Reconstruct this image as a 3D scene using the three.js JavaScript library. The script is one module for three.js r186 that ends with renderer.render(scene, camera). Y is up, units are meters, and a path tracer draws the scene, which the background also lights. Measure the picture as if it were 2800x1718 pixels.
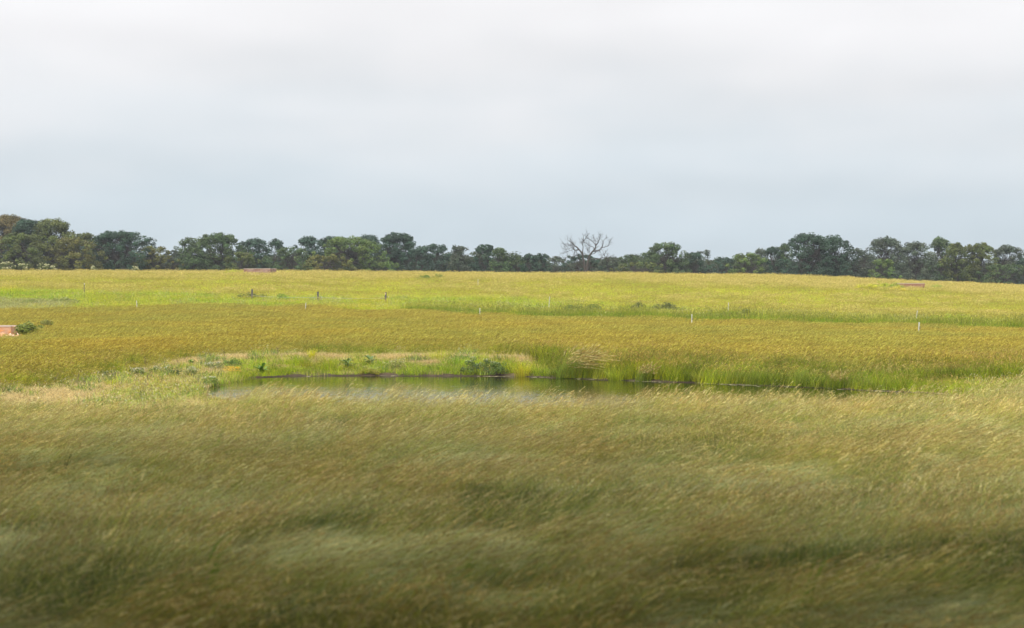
import * as THREE from 'three';
import { createNoise2D } from 'simplex-noise';

// ---------------------------------------------------------------- camera, sky, sun, exposure
const scene = new THREE.Scene();
const renderer = new THREE.WebGLRenderer({ antialias: true });
renderer.toneMapping = THREE.LinearToneMapping;
renderer.toneMappingExposure = 1.07;
renderer.shadowMap.enabled = true;

const EYE = 3.0, LENS = 5000, HORIZON = 818;              // metres above the pond, focal length and horizon row in photograph pixels
const camera = new THREE.PerspectiveCamera(2 * Math.atan(859 / LENS) * 180 / Math.PI, 1024 / 628, 0.5, 6000);
camera.position.set(0, EYE, 0);
camera.rotation.set(-Math.atan((859 - HORIZON) / LENS), 0, 0);
camera.focus = 112;
camera.userData.fStop = 1.7;

const rngOf = (seed) => { let a = seed >>> 0; return () => { a = (a + 0x6d2b79f5) | 0; let t = Math.imul(a ^ (a >>> 15), 1 | a); t = (t + Math.imul(t ^ (t >>> 7), 61 | t)) ^ t; return ((t ^ (t >>> 14)) >>> 0) / 4294967296; }; };
const noiseA = createNoise2D(rngOf(11)), noiseB = createNoise2D(rngOf(23)), noiseC = createNoise2D(rngOf(37));
const fbm = (n, x, y, o = 4) => { let s = 0, a = 0.5, f = 1; for (let i = 0; i < o; i++) { s += a * n(x * f, y * f); a *= 0.5; f *= 2.03; } return s; };
const lerp = (a, b, t) => a + (b - a) * t, clamp = (x, a = 0, b = 1) => Math.min(b, Math.max(a, x)), smooth = (a, b, x) => { const t = clamp((x - a) / (b - a)); return t * t * (3 - 2 * t); };

const SUN_AZ = Math.PI + 0.42, SUN_EL = 0.66;             // radians clockwise from the view axis (behind the left shoulder), above the horizon
const sunDir = new THREE.Vector3(Math.sin(SUN_AZ) * Math.cos(SUN_EL), Math.sin(SUN_EL), -Math.cos(SUN_AZ) * Math.cos(SUN_EL));
{
  // overcast: the standard overcast sky (zenith three times the horizon) with soft layered cloud and a cool horizon
  const W = 1024, H = 512, data = new Float32Array(W * H * 4);
  for (let r = 0; r < H; r++) {
    const el = ((r + 0.5) / H - 0.5) * Math.PI, s = Math.sin(el), deg = el * 180 / Math.PI;
    for (let c = 0; c < W; c++) {
      const az = ((c + 0.5) / W - 0.5) * 2 * Math.PI, x = Math.cos(az) * Math.cos(el), z = Math.sin(az) * Math.cos(el);
      const k = 1 / (Math.max(s, 0) + 0.16), u = x * k, v = z * k;
      const n = fbm(noiseA, u * 0.9 + 3.1, v * 0.9 - 1.7, 5) + 0.45 * fbm(noiseB, u * 3.1, v * 3.1, 4);
      const up = Math.max(s, 0), layer = fbm(noiseC, az * 1.6 + 2, deg * 0.42, 4) * smooth(24, 6, deg), L = 1.98 * (1 + 2 * up) / 3 * (1 + 0.06 * n + 0.075 * layer) * lerp(0.93, 1, smooth(0, 8, deg));
      const warm = smooth(1.5, 8.5, deg + 1.2 * n);
      const glow = Math.pow(Math.max(0, x * sunDir.x + s * sunDir.y + z * sunDir.z), 6) * 0.55;
      const i = (r * W + c) * 4;
      data[i] = L * (lerp(0.86, 1.0, warm)) + glow; data[i + 1] = L * (lerp(0.985, 1.0, warm)) + glow * 0.98; data[i + 2] = L * (lerp(1.07, 1.02, warm)) + glow * 0.93; data[i + 3] = 1;
    }
  }
  const sky = new THREE.DataTexture(data, W, H, THREE.RGBAFormat, THREE.FloatType);
  sky.mapping = THREE.EquirectangularReflectionMapping; sky.magFilter = THREE.LinearFilter; sky.needsUpdate = true;
  scene.background = sky; scene.environment = sky;
}
const sun = new THREE.DirectionalLight(new THREE.Color(1.0, 0.94, 0.84), 2.8);
sun.position.copy(sunDir).multiplyScalar(400); sun.target.position.set(0, 0, -120);
sun.position.add(sun.target.position);
sun.castShadow = true; sun.shadow.radius = 24; sun.shadow.mapSize.set(2048, 2048);
Object.assign(sun.shadow.camera, { left: -160, right: 160, top: 200, bottom: -200, near: 10, far: 900 });
scene.add(sun, sun.target);

// ---------------------------------------------------------------- helpers
const used = {};
function numbered(name) { const n = used[name] = (used[name] ?? -1) + 1; return n ? name + '_' + String(n).padStart(3, '0') : name; }
function tag(o, label, category, group, kind) { o.userData.label = label; if (category) o.userData.category = category; if (group) o.userData.group = group; if (kind) o.userData.kind = kind; return o; }
function thing(name, label, category, pos, group, turn = 0) { const o = new THREE.Group(); o.name = numbered(name); o.position.set(...pos); o.rotation.y = turn; scene.add(o); return tag(o, label, category, group); }
function part(name, geo, mat, parent) { const m = new THREE.Mesh(geo, mat); m.name = name; m.castShadow = m.receiveShadow = true; parent.add(m); return m; }
const lin = (r, g, b) => [r, g, b];

class Soup {                                              // loose triangles with a colour each
  constructor() { this.p = []; this.c = []; }
  tri(a, b, c, k) { this.p.push(a[0], a[1], a[2], b[0], b[1], b[2], c[0], c[1], c[2]); for (let i = 0; i < 3; i++) this.c.push(k[0], k[1], k[2]); }
  quad(a, b, c, d, k) { this.tri(a, b, c, k); this.tri(a, c, d, k); }
  geo() { const g = new THREE.BufferGeometry(); g.setAttribute('position', new THREE.Float32BufferAttribute(this.p, 3)); g.setAttribute('color', new THREE.Float32BufferAttribute(this.c, 3)); g.computeVertexNormals(); return g; }
}
class Tubes {                                             // tapered tubes joined into one indexed surface
  constructor(sides = 6) { this.s = sides; this.p = []; this.n = []; this.i = []; }
  add(points, radii, sides = this.s) {
    const m = points.length, base = this.p.length / 3; let ref = null;
    for (let k = 0; k < m; k++) {
      const a = points[Math.max(0, k - 1)], b = points[Math.min(m - 1, k + 1)], t = new THREE.Vector3(b[0] - a[0], b[1] - a[1], b[2] - a[2]).normalize();
      if (!ref) ref = Math.abs(t.y) < 0.8 ? new THREE.Vector3(0, 1, 0) : new THREE.Vector3(1, 0, 0);
      const u = new THREE.Vector3().crossVectors(t, ref).normalize(), v = new THREE.Vector3().crossVectors(t, u).normalize(); ref = v.clone().negate();
      ref = new THREE.Vector3().crossVectors(u, t).normalize();
      for (let j = 0; j < sides; j++) {
        const q = j / sides * 2 * Math.PI, nx = u.x * Math.cos(q) + v.x * Math.sin(q), ny = u.y * Math.cos(q) + v.y * Math.sin(q), nz = u.z * Math.cos(q) + v.z * Math.sin(q);
        this.p.push(points[k][0] + nx * radii[k], points[k][1] + ny * radii[k], points[k][2] + nz * radii[k]); this.n.push(nx, ny, nz);
      }
    }
    for (let k = 0; k < m - 1; k++) for (let j = 0; j < sides; j++) { const a = base + k * sides + j, b = base + k * sides + (j + 1) % sides, c = a + sides, d = b + sides; this.i.push(a, b, c, b, d, c); }
    for (const [k, flip] of [[0, 1], [m - 1, 0]]) for (let j = 1; j < sides - 1; j++) { const o = base + k * sides; this.i.push(o, o + (flip ? j + 1 : j), o + (flip ? j : j + 1)); }
  }
  geo() { const g = new THREE.BufferGeometry(); g.setAttribute('position', new THREE.Float32BufferAttribute(this.p, 3)); g.setAttribute('normal', new THREE.Float32BufferAttribute(this.n, 3)); g.setIndex(this.i); return g; }
}
const mat = (o) => new THREE.MeshStandardMaterial({ roughness: 0.9, side: THREE.DoubleSide, ...o });
const leafy = (through, o = {}) => new THREE.MeshPhysicalMaterial({ color: 0xffffff, vertexColors: true, roughness: 0.95, transmission: through, thickness: 0, specularIntensity: 0.35, side: THREE.DoubleSide, ...o });

function grainTexture(size, seed, f) {                    // f(x, y) in 0..1 cells -> [r, g, b] 0..255 (tileable enough: wrapped by mirroring)
  const d = new Uint8Array(size * size * 4);
  for (let y = 0; y < size; y++) for (let x = 0; x < size; x++) { const c = f(x / size, y / size), i = (y * size + x) * 4; d[i] = c[0]; d[i + 1] = c[1]; d[i + 2] = c[2]; d[i + 3] = 255; }
  const t = new THREE.DataTexture(d, size, size, THREE.RGBAFormat, THREE.UnsignedByteType);
  t.wrapS = t.wrapT = THREE.MirroredRepeatWrapping; t.magFilter = THREE.LinearFilter; t.needsUpdate = true; return t;
}

// ---------------------------------------------------------------- terrain
const PX = [-400, 0, 700, 1400, 2100, 2800, 3200];        // lateral directions (columns of the photograph)
const ROWS = [
  [10, 0.30, 0.30, 0.30, 0.30, 0.30, 0.30, 0.30], [25, 0.2, 0.2, 0.2, 0.2, 0.2, 0.2, 0.2], [40, 0.12, 0.1, 0.08, 0.08, 0.08, 0.1, 0.12],
  [56, 0.30, 0.30, 0.15, 0.15, 0.15, 0.20, 0.20], [76, 0.60, 0.60, 0.65, 0.65, 0.60, 0.60, 0.60], [120, 0.80, 0.80, 0.95, 0.95, 0.80, 0.55, 0.50],
  [150, 1.20, 1.20, 1.40, 1.30, 1.00, 0.50, 0.40], [185, 2.10, 2.10, 2.05, 1.60, 1.05, 0.45, 0.30], [210, 3.40, 3.30, 2.70, 2.10, 1.60, 0.95, 0.70],
  [250, 5.00, 5.00, 4.60, 4.30, 3.90, 2.70, 2.20], [285, 6.35, 6.40, 6.35, 6.00, 5.55, 3.90, 3.25], [300, 6.88, 6.92, 6.88, 6.60, 6.22, 4.50, 3.80],
  [315, 6.95, 7.00, 6.95, 6.68, 6.30, 4.60, 3.88], [420, 6.9, 6.9, 6.85, 6.6, 6.2, 4.8, 4.4], [900, 7, 7, 7, 7, 6.5, 6, 6], [6000, 0, 0, 0, 0, 0, 0, 0]];
const RD = ROWS.map((r) => r[0]);
function baseHeight(x, d) {
  const px = clamp(1400 + x / Math.max(d, 10) * LENS, PX[0], PX[6] - 0.01);
  let c = 0; while (c < 5 && px > PX[c + 1]) c++;
  const t = (px - PX[c]) / (PX[c + 1] - PX[c]), at = (r) => {
    const p1 = ROWS[r][1 + c], p2 = ROWS[r][2 + c], p0 = ROWS[r][1 + Math.max(0, c - 1)], p3 = ROWS[r][1 + Math.min(6, c + 2)];
    return 0.5 * (2 * p1 + (p2 - p0) * t + (2 * p0 - 5 * p1 + 4 * p2 - p3) * t * t + (3 * p1 - p0 - 3 * p2 + p3) * t * t * t);
  };
  const n = RD.length; if (d <= RD[0]) return at(0); if (d >= RD[n - 1]) return at(n - 1);
  let i = 0; while (d > RD[i + 1]) i++;
  const slope = (k) => (at(k + 1) - at(k)) / (RD[k + 1] - RD[k]);
  const tan = (k) => { if (k === 0 || k === n - 1) return 0; const a = slope(k - 1), b = slope(k); if (a * b <= 0) return 0; const w1 = 2 * (RD[k + 1] - RD[k]) + (RD[k] - RD[k - 1]), w2 = (RD[k + 1] - RD[k]) + 2 * (RD[k] - RD[k - 1]); return (w1 + w2) / (w1 / a + w2 / b); };
  const h = RD[i + 1] - RD[i], s = (d - RD[i]) / h, s2 = s * s, s3 = s2 * s;
  return (2 * s3 - 3 * s2 + 1) * at(i) + (s3 - 2 * s2 + s) * h * tan(i) + (-2 * s3 + 3 * s2) * at(i + 1) + (s3 - s2) * h * tan(i + 1);
}
const shore = (px, py) => { const d = EYE * LENS / (py - HORIZON); return [(px - 1400) / LENS * d, d]; };
const POND = [[655, 1041], [700, 1033], [800, 1029.5], [900, 1028.5], [1000, 1028], [1200, 1029], [1400, 1030], [1500, 1033], [1600, 1037.5], [1750, 1043], [1900, 1048], [2050, 1054], [2200, 1060], [2350, 1067], [2500, 1074], [2640, 1081]].map((p) => shore(...p))
  .concat([[14.6, 54.2], [12.5, 51], [9, 48.6], [5, 47.6], [0, 47], [-3.5, 47.4], [-6.5, 49], [-8.8, 52.5], [-9.8, 57], [-10.3, 62]]);
function pondDistance(x, d) {                             // negative over the water
  if (d < 42 || d > 84 || x < -24 || x > 28) return 20;
  let best = 1e9, inside = false;
  for (let i = 0, j = POND.length - 1; i < POND.length; j = i++) {
    const [ax, ay] = POND[j], [bx, by] = POND[i], ux = bx - ax, uy = by - ay, t = clamp(((x - ax) * ux + (d - ay) * uy) / (ux * ux + uy * uy));
    best = Math.min(best, Math.hypot(x - ax - ux * t, d - ay - uy * t));
    if ((ay > d) !== (by > d) && x < (bx - ax) * (d - ay) / (by - ay) + ax) inside = !inside;
  }
  const wob = 0.16 * fbm(noiseC, x * 0.9, d * 0.9, 3);
  return (inside ? -best : best) + wob;
}
function groundHeight(x, d) {
  const dd = Math.max(d, 0.5);
  let h = baseHeight(x, dd) + (d < 42 ? lerp(0.2, 0.09, smooth(30, 42, d)) : 0.09) * fbm(noiseB, x * 0.11, d * 0.11, 3) * smooth(6, 20, Math.abs(d)) + (d > 90 ? 0.16 * fbm(noiseA, x * 0.03, d * 0.03, 3) * smooth(90, 130, d) : 0);
  const s = pondDistance(x, d);
  if (s < 6) h = s < 0 ? -0.04 - 0.6 * smooth(0, 4, -s) : lerp(-0.04, h, Math.pow(smooth(-0.25, 4.2, s), 0.85)) + 0.05 * smooth(0, 0.3, s) * (1 - smooth(1, 4, s));
  return h;
}
const pxOf = (x, d) => 1400 + x / d * LENS;
const curve = (pts) => (px) => { if (px <= pts[0][0]) return pts[0][1]; for (let i = 1; i < pts.length; i++) if (px <= pts[i][0]) return lerp(pts[i - 1][1], pts[i][1], (px - pts[i - 1][0]) / (pts[i][0] - pts[i - 1][0])); return pts[pts.length - 1][1]; };
const hayFrom = curve([[-300, 52], [0, 54], [100, 56], [250, 60.5], [400, 68], [480, 74], [700, 77], [1000, 77], [1300, 76.5], [1420, 74.5], [1520, 71], [1600, 60]]);      // where tall hay starts again behind the pond
const nearTo = curve([[-300, 45], [0, 45.5], [300, 46], [650, 47.5], [760, 47]]);                                                                              // where the near hay stops
const stripFrom = curve([[-300, 163], [0, 163], [700, 177], [1400, 141], [2100, 130], [2800, 117], [3100, 115]]), stripTo = curve([[-300, 222], [0, 222], [700, 221], [1400, 226], [2100, 198], [2800, 190], [3100, 190]]);
const bump2 = (px, d, cx, cd, rx, rd) => Math.exp(-(((px - cx) / rx) ** 2 + ((d - cd) / rd) ** 2));

{
  const xs = [], zs = [];
  for (let x = 0; x < 24; x += 0.36) xs.push(x); for (let x = 24, s = 0.45; x < 5000; x += s, s *= 1.09) xs.push(x);
  const X = [...xs.slice(1).reverse().map((v) => -v), ...xs];
  for (let d = -60; d < 44; d += 1.3) zs.push(d); for (let d = 44; d < 84; d += 0.3) zs.push(d); for (let d = 84, s = 0.5; d < 5500; d += s, s = Math.min(s * 1.06, d < 450 ? 3 : 200)) zs.push(d);
  const nx = X.length, nz = zs.length, P = new Float32Array(nx * nz * 3), C = new Float32Array(nx * nz * 3), U = new Float32Array(nx * nz * 2), I = [];
  for (let j = 0, k = 0; j < nz; j++) for (let i = 0; i < nx; i++, k++) {
    const x = X[i], d = zs[j], px = pxOf(x, Math.max(d, 10)); P[k * 3] = x; P[k * 3 + 1] = groundHeight(x, d); P[k * 3 + 2] = -d; U[k * 2] = x / 7; U[k * 2 + 1] = d / 7;
    const s = pondDistance(x, d), mud = smooth(1.3, 0.2, s + 0.5 * noiseA(x * 0.7, d * 0.7)), bank = (d > nearTo(px) && d < hayFrom(px) + 2 && s > -1 ? 1 : 0);
    let c = d > stripFrom(px) ? [0.16, 0.17, 0.05] : [0.14, 0.125, 0.05];
    if (bank) { const t = smooth(-0.3, 0.4, fbm(noiseB, x * 0.35, d * 0.3, 3)); c = [lerp(0.36, 0.15, t), lerp(0.27, 0.17, t), lerp(0.12, 0.05, t)]; }
    c = [lerp(c[0], 0.085, mud), lerp(c[1], 0.055, mud), lerp(c[2], 0.03, mud)];
    const orange = bump2(px, d, 10, 110.5, 60, 2.6); c = [lerp(c[0], 0.55, orange), lerp(c[1], 0.27, orange), lerp(c[2], 0.11, orange)];
    C.set(c, k * 3);
  }
  for (let j = 0; j < nz - 1; j++) for (let i = 0; i < nx - 1; i++) { const a = j * nx + i; I.push(a, a + 1, a + nx, a + 1, a + nx + 1, a + nx); }
  const g = new THREE.BufferGeometry();
  g.setAttribute('position', new THREE.BufferAttribute(P, 3)); g.setAttribute('color', new THREE.BufferAttribute(C, 3)); g.setAttribute('uv', new THREE.BufferAttribute(U, 2)); g.setIndex(I); g.computeVertexNormals();
  const grain = grainTexture(512, 5, (x, y) => { const v = 0.75 + 0.35 * fbm(noiseA, x * 9, y * 9, 5) + 0.2 * fbm(noiseB, x * 60, y * 60, 2), w = 0.05 * noiseC(x * 14, y * 14); return [v + w, v, v - w].map((q) => 255 * clamp(q)); });
  const m = mat({ color: 0xffffff, vertexColors: true, map: grain, roughness: 1, bumpMap: grain, bumpScale: 0.03 });
  const ground = part('ground', g, m, scene); tag(ground, 'rolling pasture ground rising to a low ridge', 'ground', null, 'structure');
}

// ---------------------------------------------------------------- pond
{
  let cx = 0, cd = 0; for (const p of POND) { cx += p[0] / POND.length; cd += p[1] / POND.length; }
  const shape = new THREE.Shape(POND.map(([x, d]) => { const l = Math.hypot(x - cx, d - cd); return new THREE.Vector2(x + (x - cx) / l * 0.9, d + (d - cd) / l * 0.9); }));
  const g = new THREE.ShapeGeometry(shape); g.rotateX(-Math.PI / 2);
  const p = g.attributes.position, uv = new Float32Array(p.count * 2); for (let i = 0; i < p.count; i++) { uv[i * 2] = p.getX(i) / 9; uv[i * 2 + 1] = p.getZ(i) / 9; } g.setAttribute('uv', new THREE.BufferAttribute(uv, 2));
  const ripple = grainTexture(512, 9, (x, y) => { const v = 255 * clamp(0.5 + 0.5 * fbm(noiseB, x * 8, y * 22, 4)); return [v, v, v]; });
  const water = part('water', g, new THREE.MeshPhysicalMaterial({ color: new THREE.Color().setRGB(0.022, 0.026, 0.010), roughness: 0.03, ior: 1.33, specularIntensity: 1, bumpMap: ripple, bumpScale: 0.004 }), scene);
  tag(water, 'still murky pond water reflecting bank and sky', 'pond', null, 'structure');
}

// ---------------------------------------------------------------- grass
const V = (a, b, t) => [lerp(a[0], b[0], t), lerp(a[1], b[1], t), lerp(a[2], b[2], t)];
function pick(r, list) { const c = list[Math.floor(r() * list.length)], v = 0.5 + 1.0 * r(); return [c[0] * v, c[1] * v, c[2] * v]; }
function grassPatch(seed, o) {
  const r = rngOf(seed), s = new Soup(), half = o.size / 2;
  for (let i = 0; i < o.blades; i++) {
    const x = (r() * 2 - 1) * half, z = (r() * 2 - 1) * half, h = lerp(o.h[0], o.h[1], r()), w = o.w * (0.6 + 0.8 * r()), a = r() * 6.283, bend = o.bend * (0.3 + 1.1 * r()), dir = (r() - 0.5) * o.spread, k = pick(r, o.green), wx = Math.cos(a) * w / 2, wz = Math.sin(a) * w / 2;
    const pts = (o.near ? [0, 0.4, 0.75, 1] : [0, 0.6, 1]).map((t) => [x + Math.cos(dir) * bend * h * t * t, h * t * (1 - 0.32 * Math.min(bend, 1.6) * t * t), z + Math.sin(dir) * bend * h * t * t]);
    for (let q = 0; q < pts.length - 2; q++) { const f = 1 - 0.35 * q, f2 = 1 - 0.35 * (q + 1), A = pts[q], B = pts[q + 1]; s.quad([A[0] - wx * f, A[1], A[2] - wz * f], [A[0] + wx * f, A[1], A[2] + wz * f], [B[0] + wx * f2, B[1], B[2] + wz * f2], [B[0] - wx * f2, B[1], B[2] - wz * f2], k); }
    const B = pts[pts.length - 2], f = 0.6; s.tri([B[0] - wx * f, B[1], B[2] - wz * f], [B[0] + wx * f, B[1], B[2] + wz * f], pts[pts.length - 1], k);
  }
  for (let i = 0; i < o.stems; i++) {
    const x = (r() * 2 - 1) * half, z = (r() * 2 - 1) * half, h = lerp(o.stemH[0], o.stemH[1], r()), dir = (r() - 0.5) * o.spread * 0.8, bend = o.bend * (0.25 + 0.6 * r()), a = r() * 6.283, w = o.stemW, k = pick(r, o.stemC), hk = pick(r, o.headC), cd = Math.cos(dir), sd = Math.sin(dir);
    const at = (t) => [x + cd * bend * h * t * t * 0.7, h * t * (1 - 0.2 * Math.min(bend, 1.6) * t * t), z + sd * bend * h * t * t * 0.7], wx = Math.cos(a) * w / 2, wz = Math.sin(a) * w / 2;
    const A = at(0), B = at(0.6), C = at(1);
    s.quad([A[0] - wx, A[1], A[2] - wz], [A[0] + wx, A[1], A[2] + wz], [B[0] + wx, B[1], B[2] + wz], [B[0] - wx, B[1], B[2] - wz], k); s.quad([B[0] - wx, B[1], B[2] - wz], [B[0] + wx, B[1], B[2] + wz], [C[0] + wx, C[1], C[2] + wz], [C[0] - wx, C[1], C[2] - wz], k);
    // seed head: spikelets along a nodding axis
    const L = o.head * (0.7 + 0.6 * r()), n = o.near ? 6 : 3, droop = 0.5 + 1.1 * r(); let q = C, ang = 1.1 - 0.4 * r();
    for (let j = 0; j < n; j++) {
      const st = L / n * 1.25, e = [q[0] + cd * Math.cos(ang) * st, q[1] + Math.sin(ang) * st, q[2] + sd * Math.cos(ang) * st], b = r() * 6.283, ww = o.headW * (0.6 + 0.7 * r()) * (1 - 0.5 * j / n), ox = Math.cos(b) * ww / 2, oz = Math.sin(b) * ww / 2, m = V(q, e, 0.45);
      s.quad(q, [m[0] + ox, m[1] + (r() - 0.5) * ww, m[2] + oz], e, [m[0] - ox, m[1] + (r() - 0.5) * ww, m[2] - oz], hk);
      q = V(q, e, 0.8); ang -= droop / n;
    }
  }
  return s.geo();
}
const TAN = [lin(0.48, 0.39, 0.14), lin(0.42, 0.33, 0.11), lin(0.56, 0.48, 0.21), lin(0.33, 0.23, 0.07)];
const SILVER = [lin(0.42, 0.45, 0.19), lin(0.34, 0.38, 0.14), lin(0.50, 0.52, 0.27), lin(0.23, 0.27, 0.09)];
const HERB = [lin(0.17, 0.28, 0.05), lin(0.25, 0.37, 0.05), lin(0.34, 0.42, 0.07), lin(0.12, 0.19, 0.05), lin(0.30, 0.33, 0.14)];
const BROWN = [lin(0.43, 0.36, 0.045), lin(0.36, 0.28, 0.035), lin(0.52, 0.45, 0.075), lin(0.29, 0.20, 0.03)];
const STRAW = [lin(0.42, 0.40, 0.08), lin(0.37, 0.37, 0.07), lin(0.33, 0.35, 0.05)];
const OLIVE = [lin(0.40, 0.41, 0.016), lin(0.34, 0.36, 0.014), lin(0.46, 0.44, 0.024), lin(0.23, 0.27, 0.014)];
const SAGE = [lin(0.23, 0.27, 0.06), lin(0.30, 0.32, 0.09), lin(0.13, 0.18, 0.04), lin(0.33, 0.31, 0.07)];
const LUSH = [lin(0.21, 0.36, 0.012), lin(0.28, 0.43, 0.014), lin(0.11, 0.20, 0.014), lin(0.40, 0.49, 0.018)];
const LIME = [lin(0.59, 0.66, 0.022), lin(0.54, 0.61, 0.02), lin(0.40, 0.50, 0.02), lin(0.68, 0.68, 0.06)];
const DRY = [lin(0.62, 0.50, 0.22), lin(0.54, 0.42, 0.17), lin(0.70, 0.58, 0.29), lin(0.40, 0.28, 0.12)];
const SKIP = [];                                           // open ground where stone or concrete stands
const KIND = {
  near: { n: 6, near: 1, size: 0.62, blades: 150, h: [0.16, 0.46], w: 0.006, bend: 0.75, spread: 3.2, green: SAGE, stems: 24, stemH: [0.30, 0.58], stemW: 0.003, stemC: STRAW, headC: TAN, head: 0.14, headW: 0.019 },
  laid: { n: 5, near: 1, size: 0.8, blades: 210, h: [0.3, 0.6], w: 0.008, bend: 1.5, spread: 1.7, green: SILVER, stems: 9, stemH: [0.3, 0.5], stemW: 0.003, stemC: STRAW, headC: TAN, head: 0.13, headW: 0.018 },
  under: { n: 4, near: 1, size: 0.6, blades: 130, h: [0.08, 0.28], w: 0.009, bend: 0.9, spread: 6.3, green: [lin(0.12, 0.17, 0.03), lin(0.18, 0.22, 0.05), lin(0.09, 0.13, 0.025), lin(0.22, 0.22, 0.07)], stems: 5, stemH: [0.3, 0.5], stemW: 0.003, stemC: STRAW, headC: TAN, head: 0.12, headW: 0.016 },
  herb: { n: 5, near: 1, size: 0.6, blades: 90, h: [0.06, 0.30], w: 0.035, bend: 0.9, spread: 6.3, green: HERB, stems: 16, stemH: [0.14, 0.34], stemW: 0.006, stemC: OLIVE, headC: [lin(0.62, 0.62, 0.44), lin(0.5, 0.46, 0.2), lin(0.36, 0.25, 0.16)], head: 0.06, headW: 0.03 },
  mid: { n: 6, size: 1.3, blades: 170, h: [0.2, 0.5], w: 0.012, bend: 0.55, spread: 2.6, green: OLIVE, stems: 66, stemH: [0.4, 0.66], stemW: 0.006, stemC: STRAW, headC: BROWN, head: 0.15, headW: 0.028 },
  field: { n: 6, size: 1.8, blades: 260, h: [0.15, 0.46], w: 0.022, bend: 0.6, spread: 5, green: LIME, stems: 36, stemH: [0.34, 0.56], stemW: 0.010, stemC: STRAW, headC: BROWN, head: 0.15, headW: 0.034 },
  ridge: { n: 4, size: 1.8, blades: 170, h: [0.18, 0.45], w: 0.022, bend: 0.6, spread: 3, green: OLIVE, stems: 95, stemH: [0.4, 0.66], stemW: 0.011, stemC: STRAW, headC: [lin(0.52, 0.45, 0.13), lin(0.46, 0.38, 0.10), lin(0.58, 0.52, 0.18), lin(0.36, 0.28, 0.06)], head: 0.16, headW: 0.036 },
  lush: { n: 5, size: 1.4, blades: 260, h: [0.2, 0.5], w: 0.02, bend: 0.7, spread: 6.3, green: LUSH, stems: 14, stemH: [0.4, 0.6], stemW: 0.008, stemC: OLIVE, headC: STRAW, head: 0.12, headW: 0.03 },
  bank: { n: 5, near: 1, size: 0.9, blades: 210, h: [0.2, 0.62], w: 0.010, bend: 0.6, spread: 6.3, green: LUSH, stems: 12, stemH: [0.4, 0.65], stemW: 0.005, stemC: STRAW, headC: TAN, head: 0.13, headW: 0.02 },
  short: { n: 5, near: 1, size: 0.8, blades: 190, h: [0.05, 0.2], w: 0.012, bend: 0.8, spread: 6.3, green: [...LUSH, ...SAGE, lin(0.42, 0.44, 0.05), lin(0.45, 0.36, 0.16)], stems: 8, stemH: [0.15, 0.3], stemW: 0.005, stemC: STRAW, headC: TAN, head: 0.08, headW: 0.016 },
  dry: { n: 4, near: 1, size: 0.8, blades: 170, h: [0.06, 0.2], w: 0.010, bend: 1.7, spread: 6.3, green: DRY, stems: 6, stemH: [0.12, 0.26], stemW: 0.005, stemC: DRY, headC: DRY, head: 0.07, headW: 0.014 },
};
const LISTS = {}; for (const k in KIND) LISTS[k] = Array.from({ length: KIND[k].n }, () => []);
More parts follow.
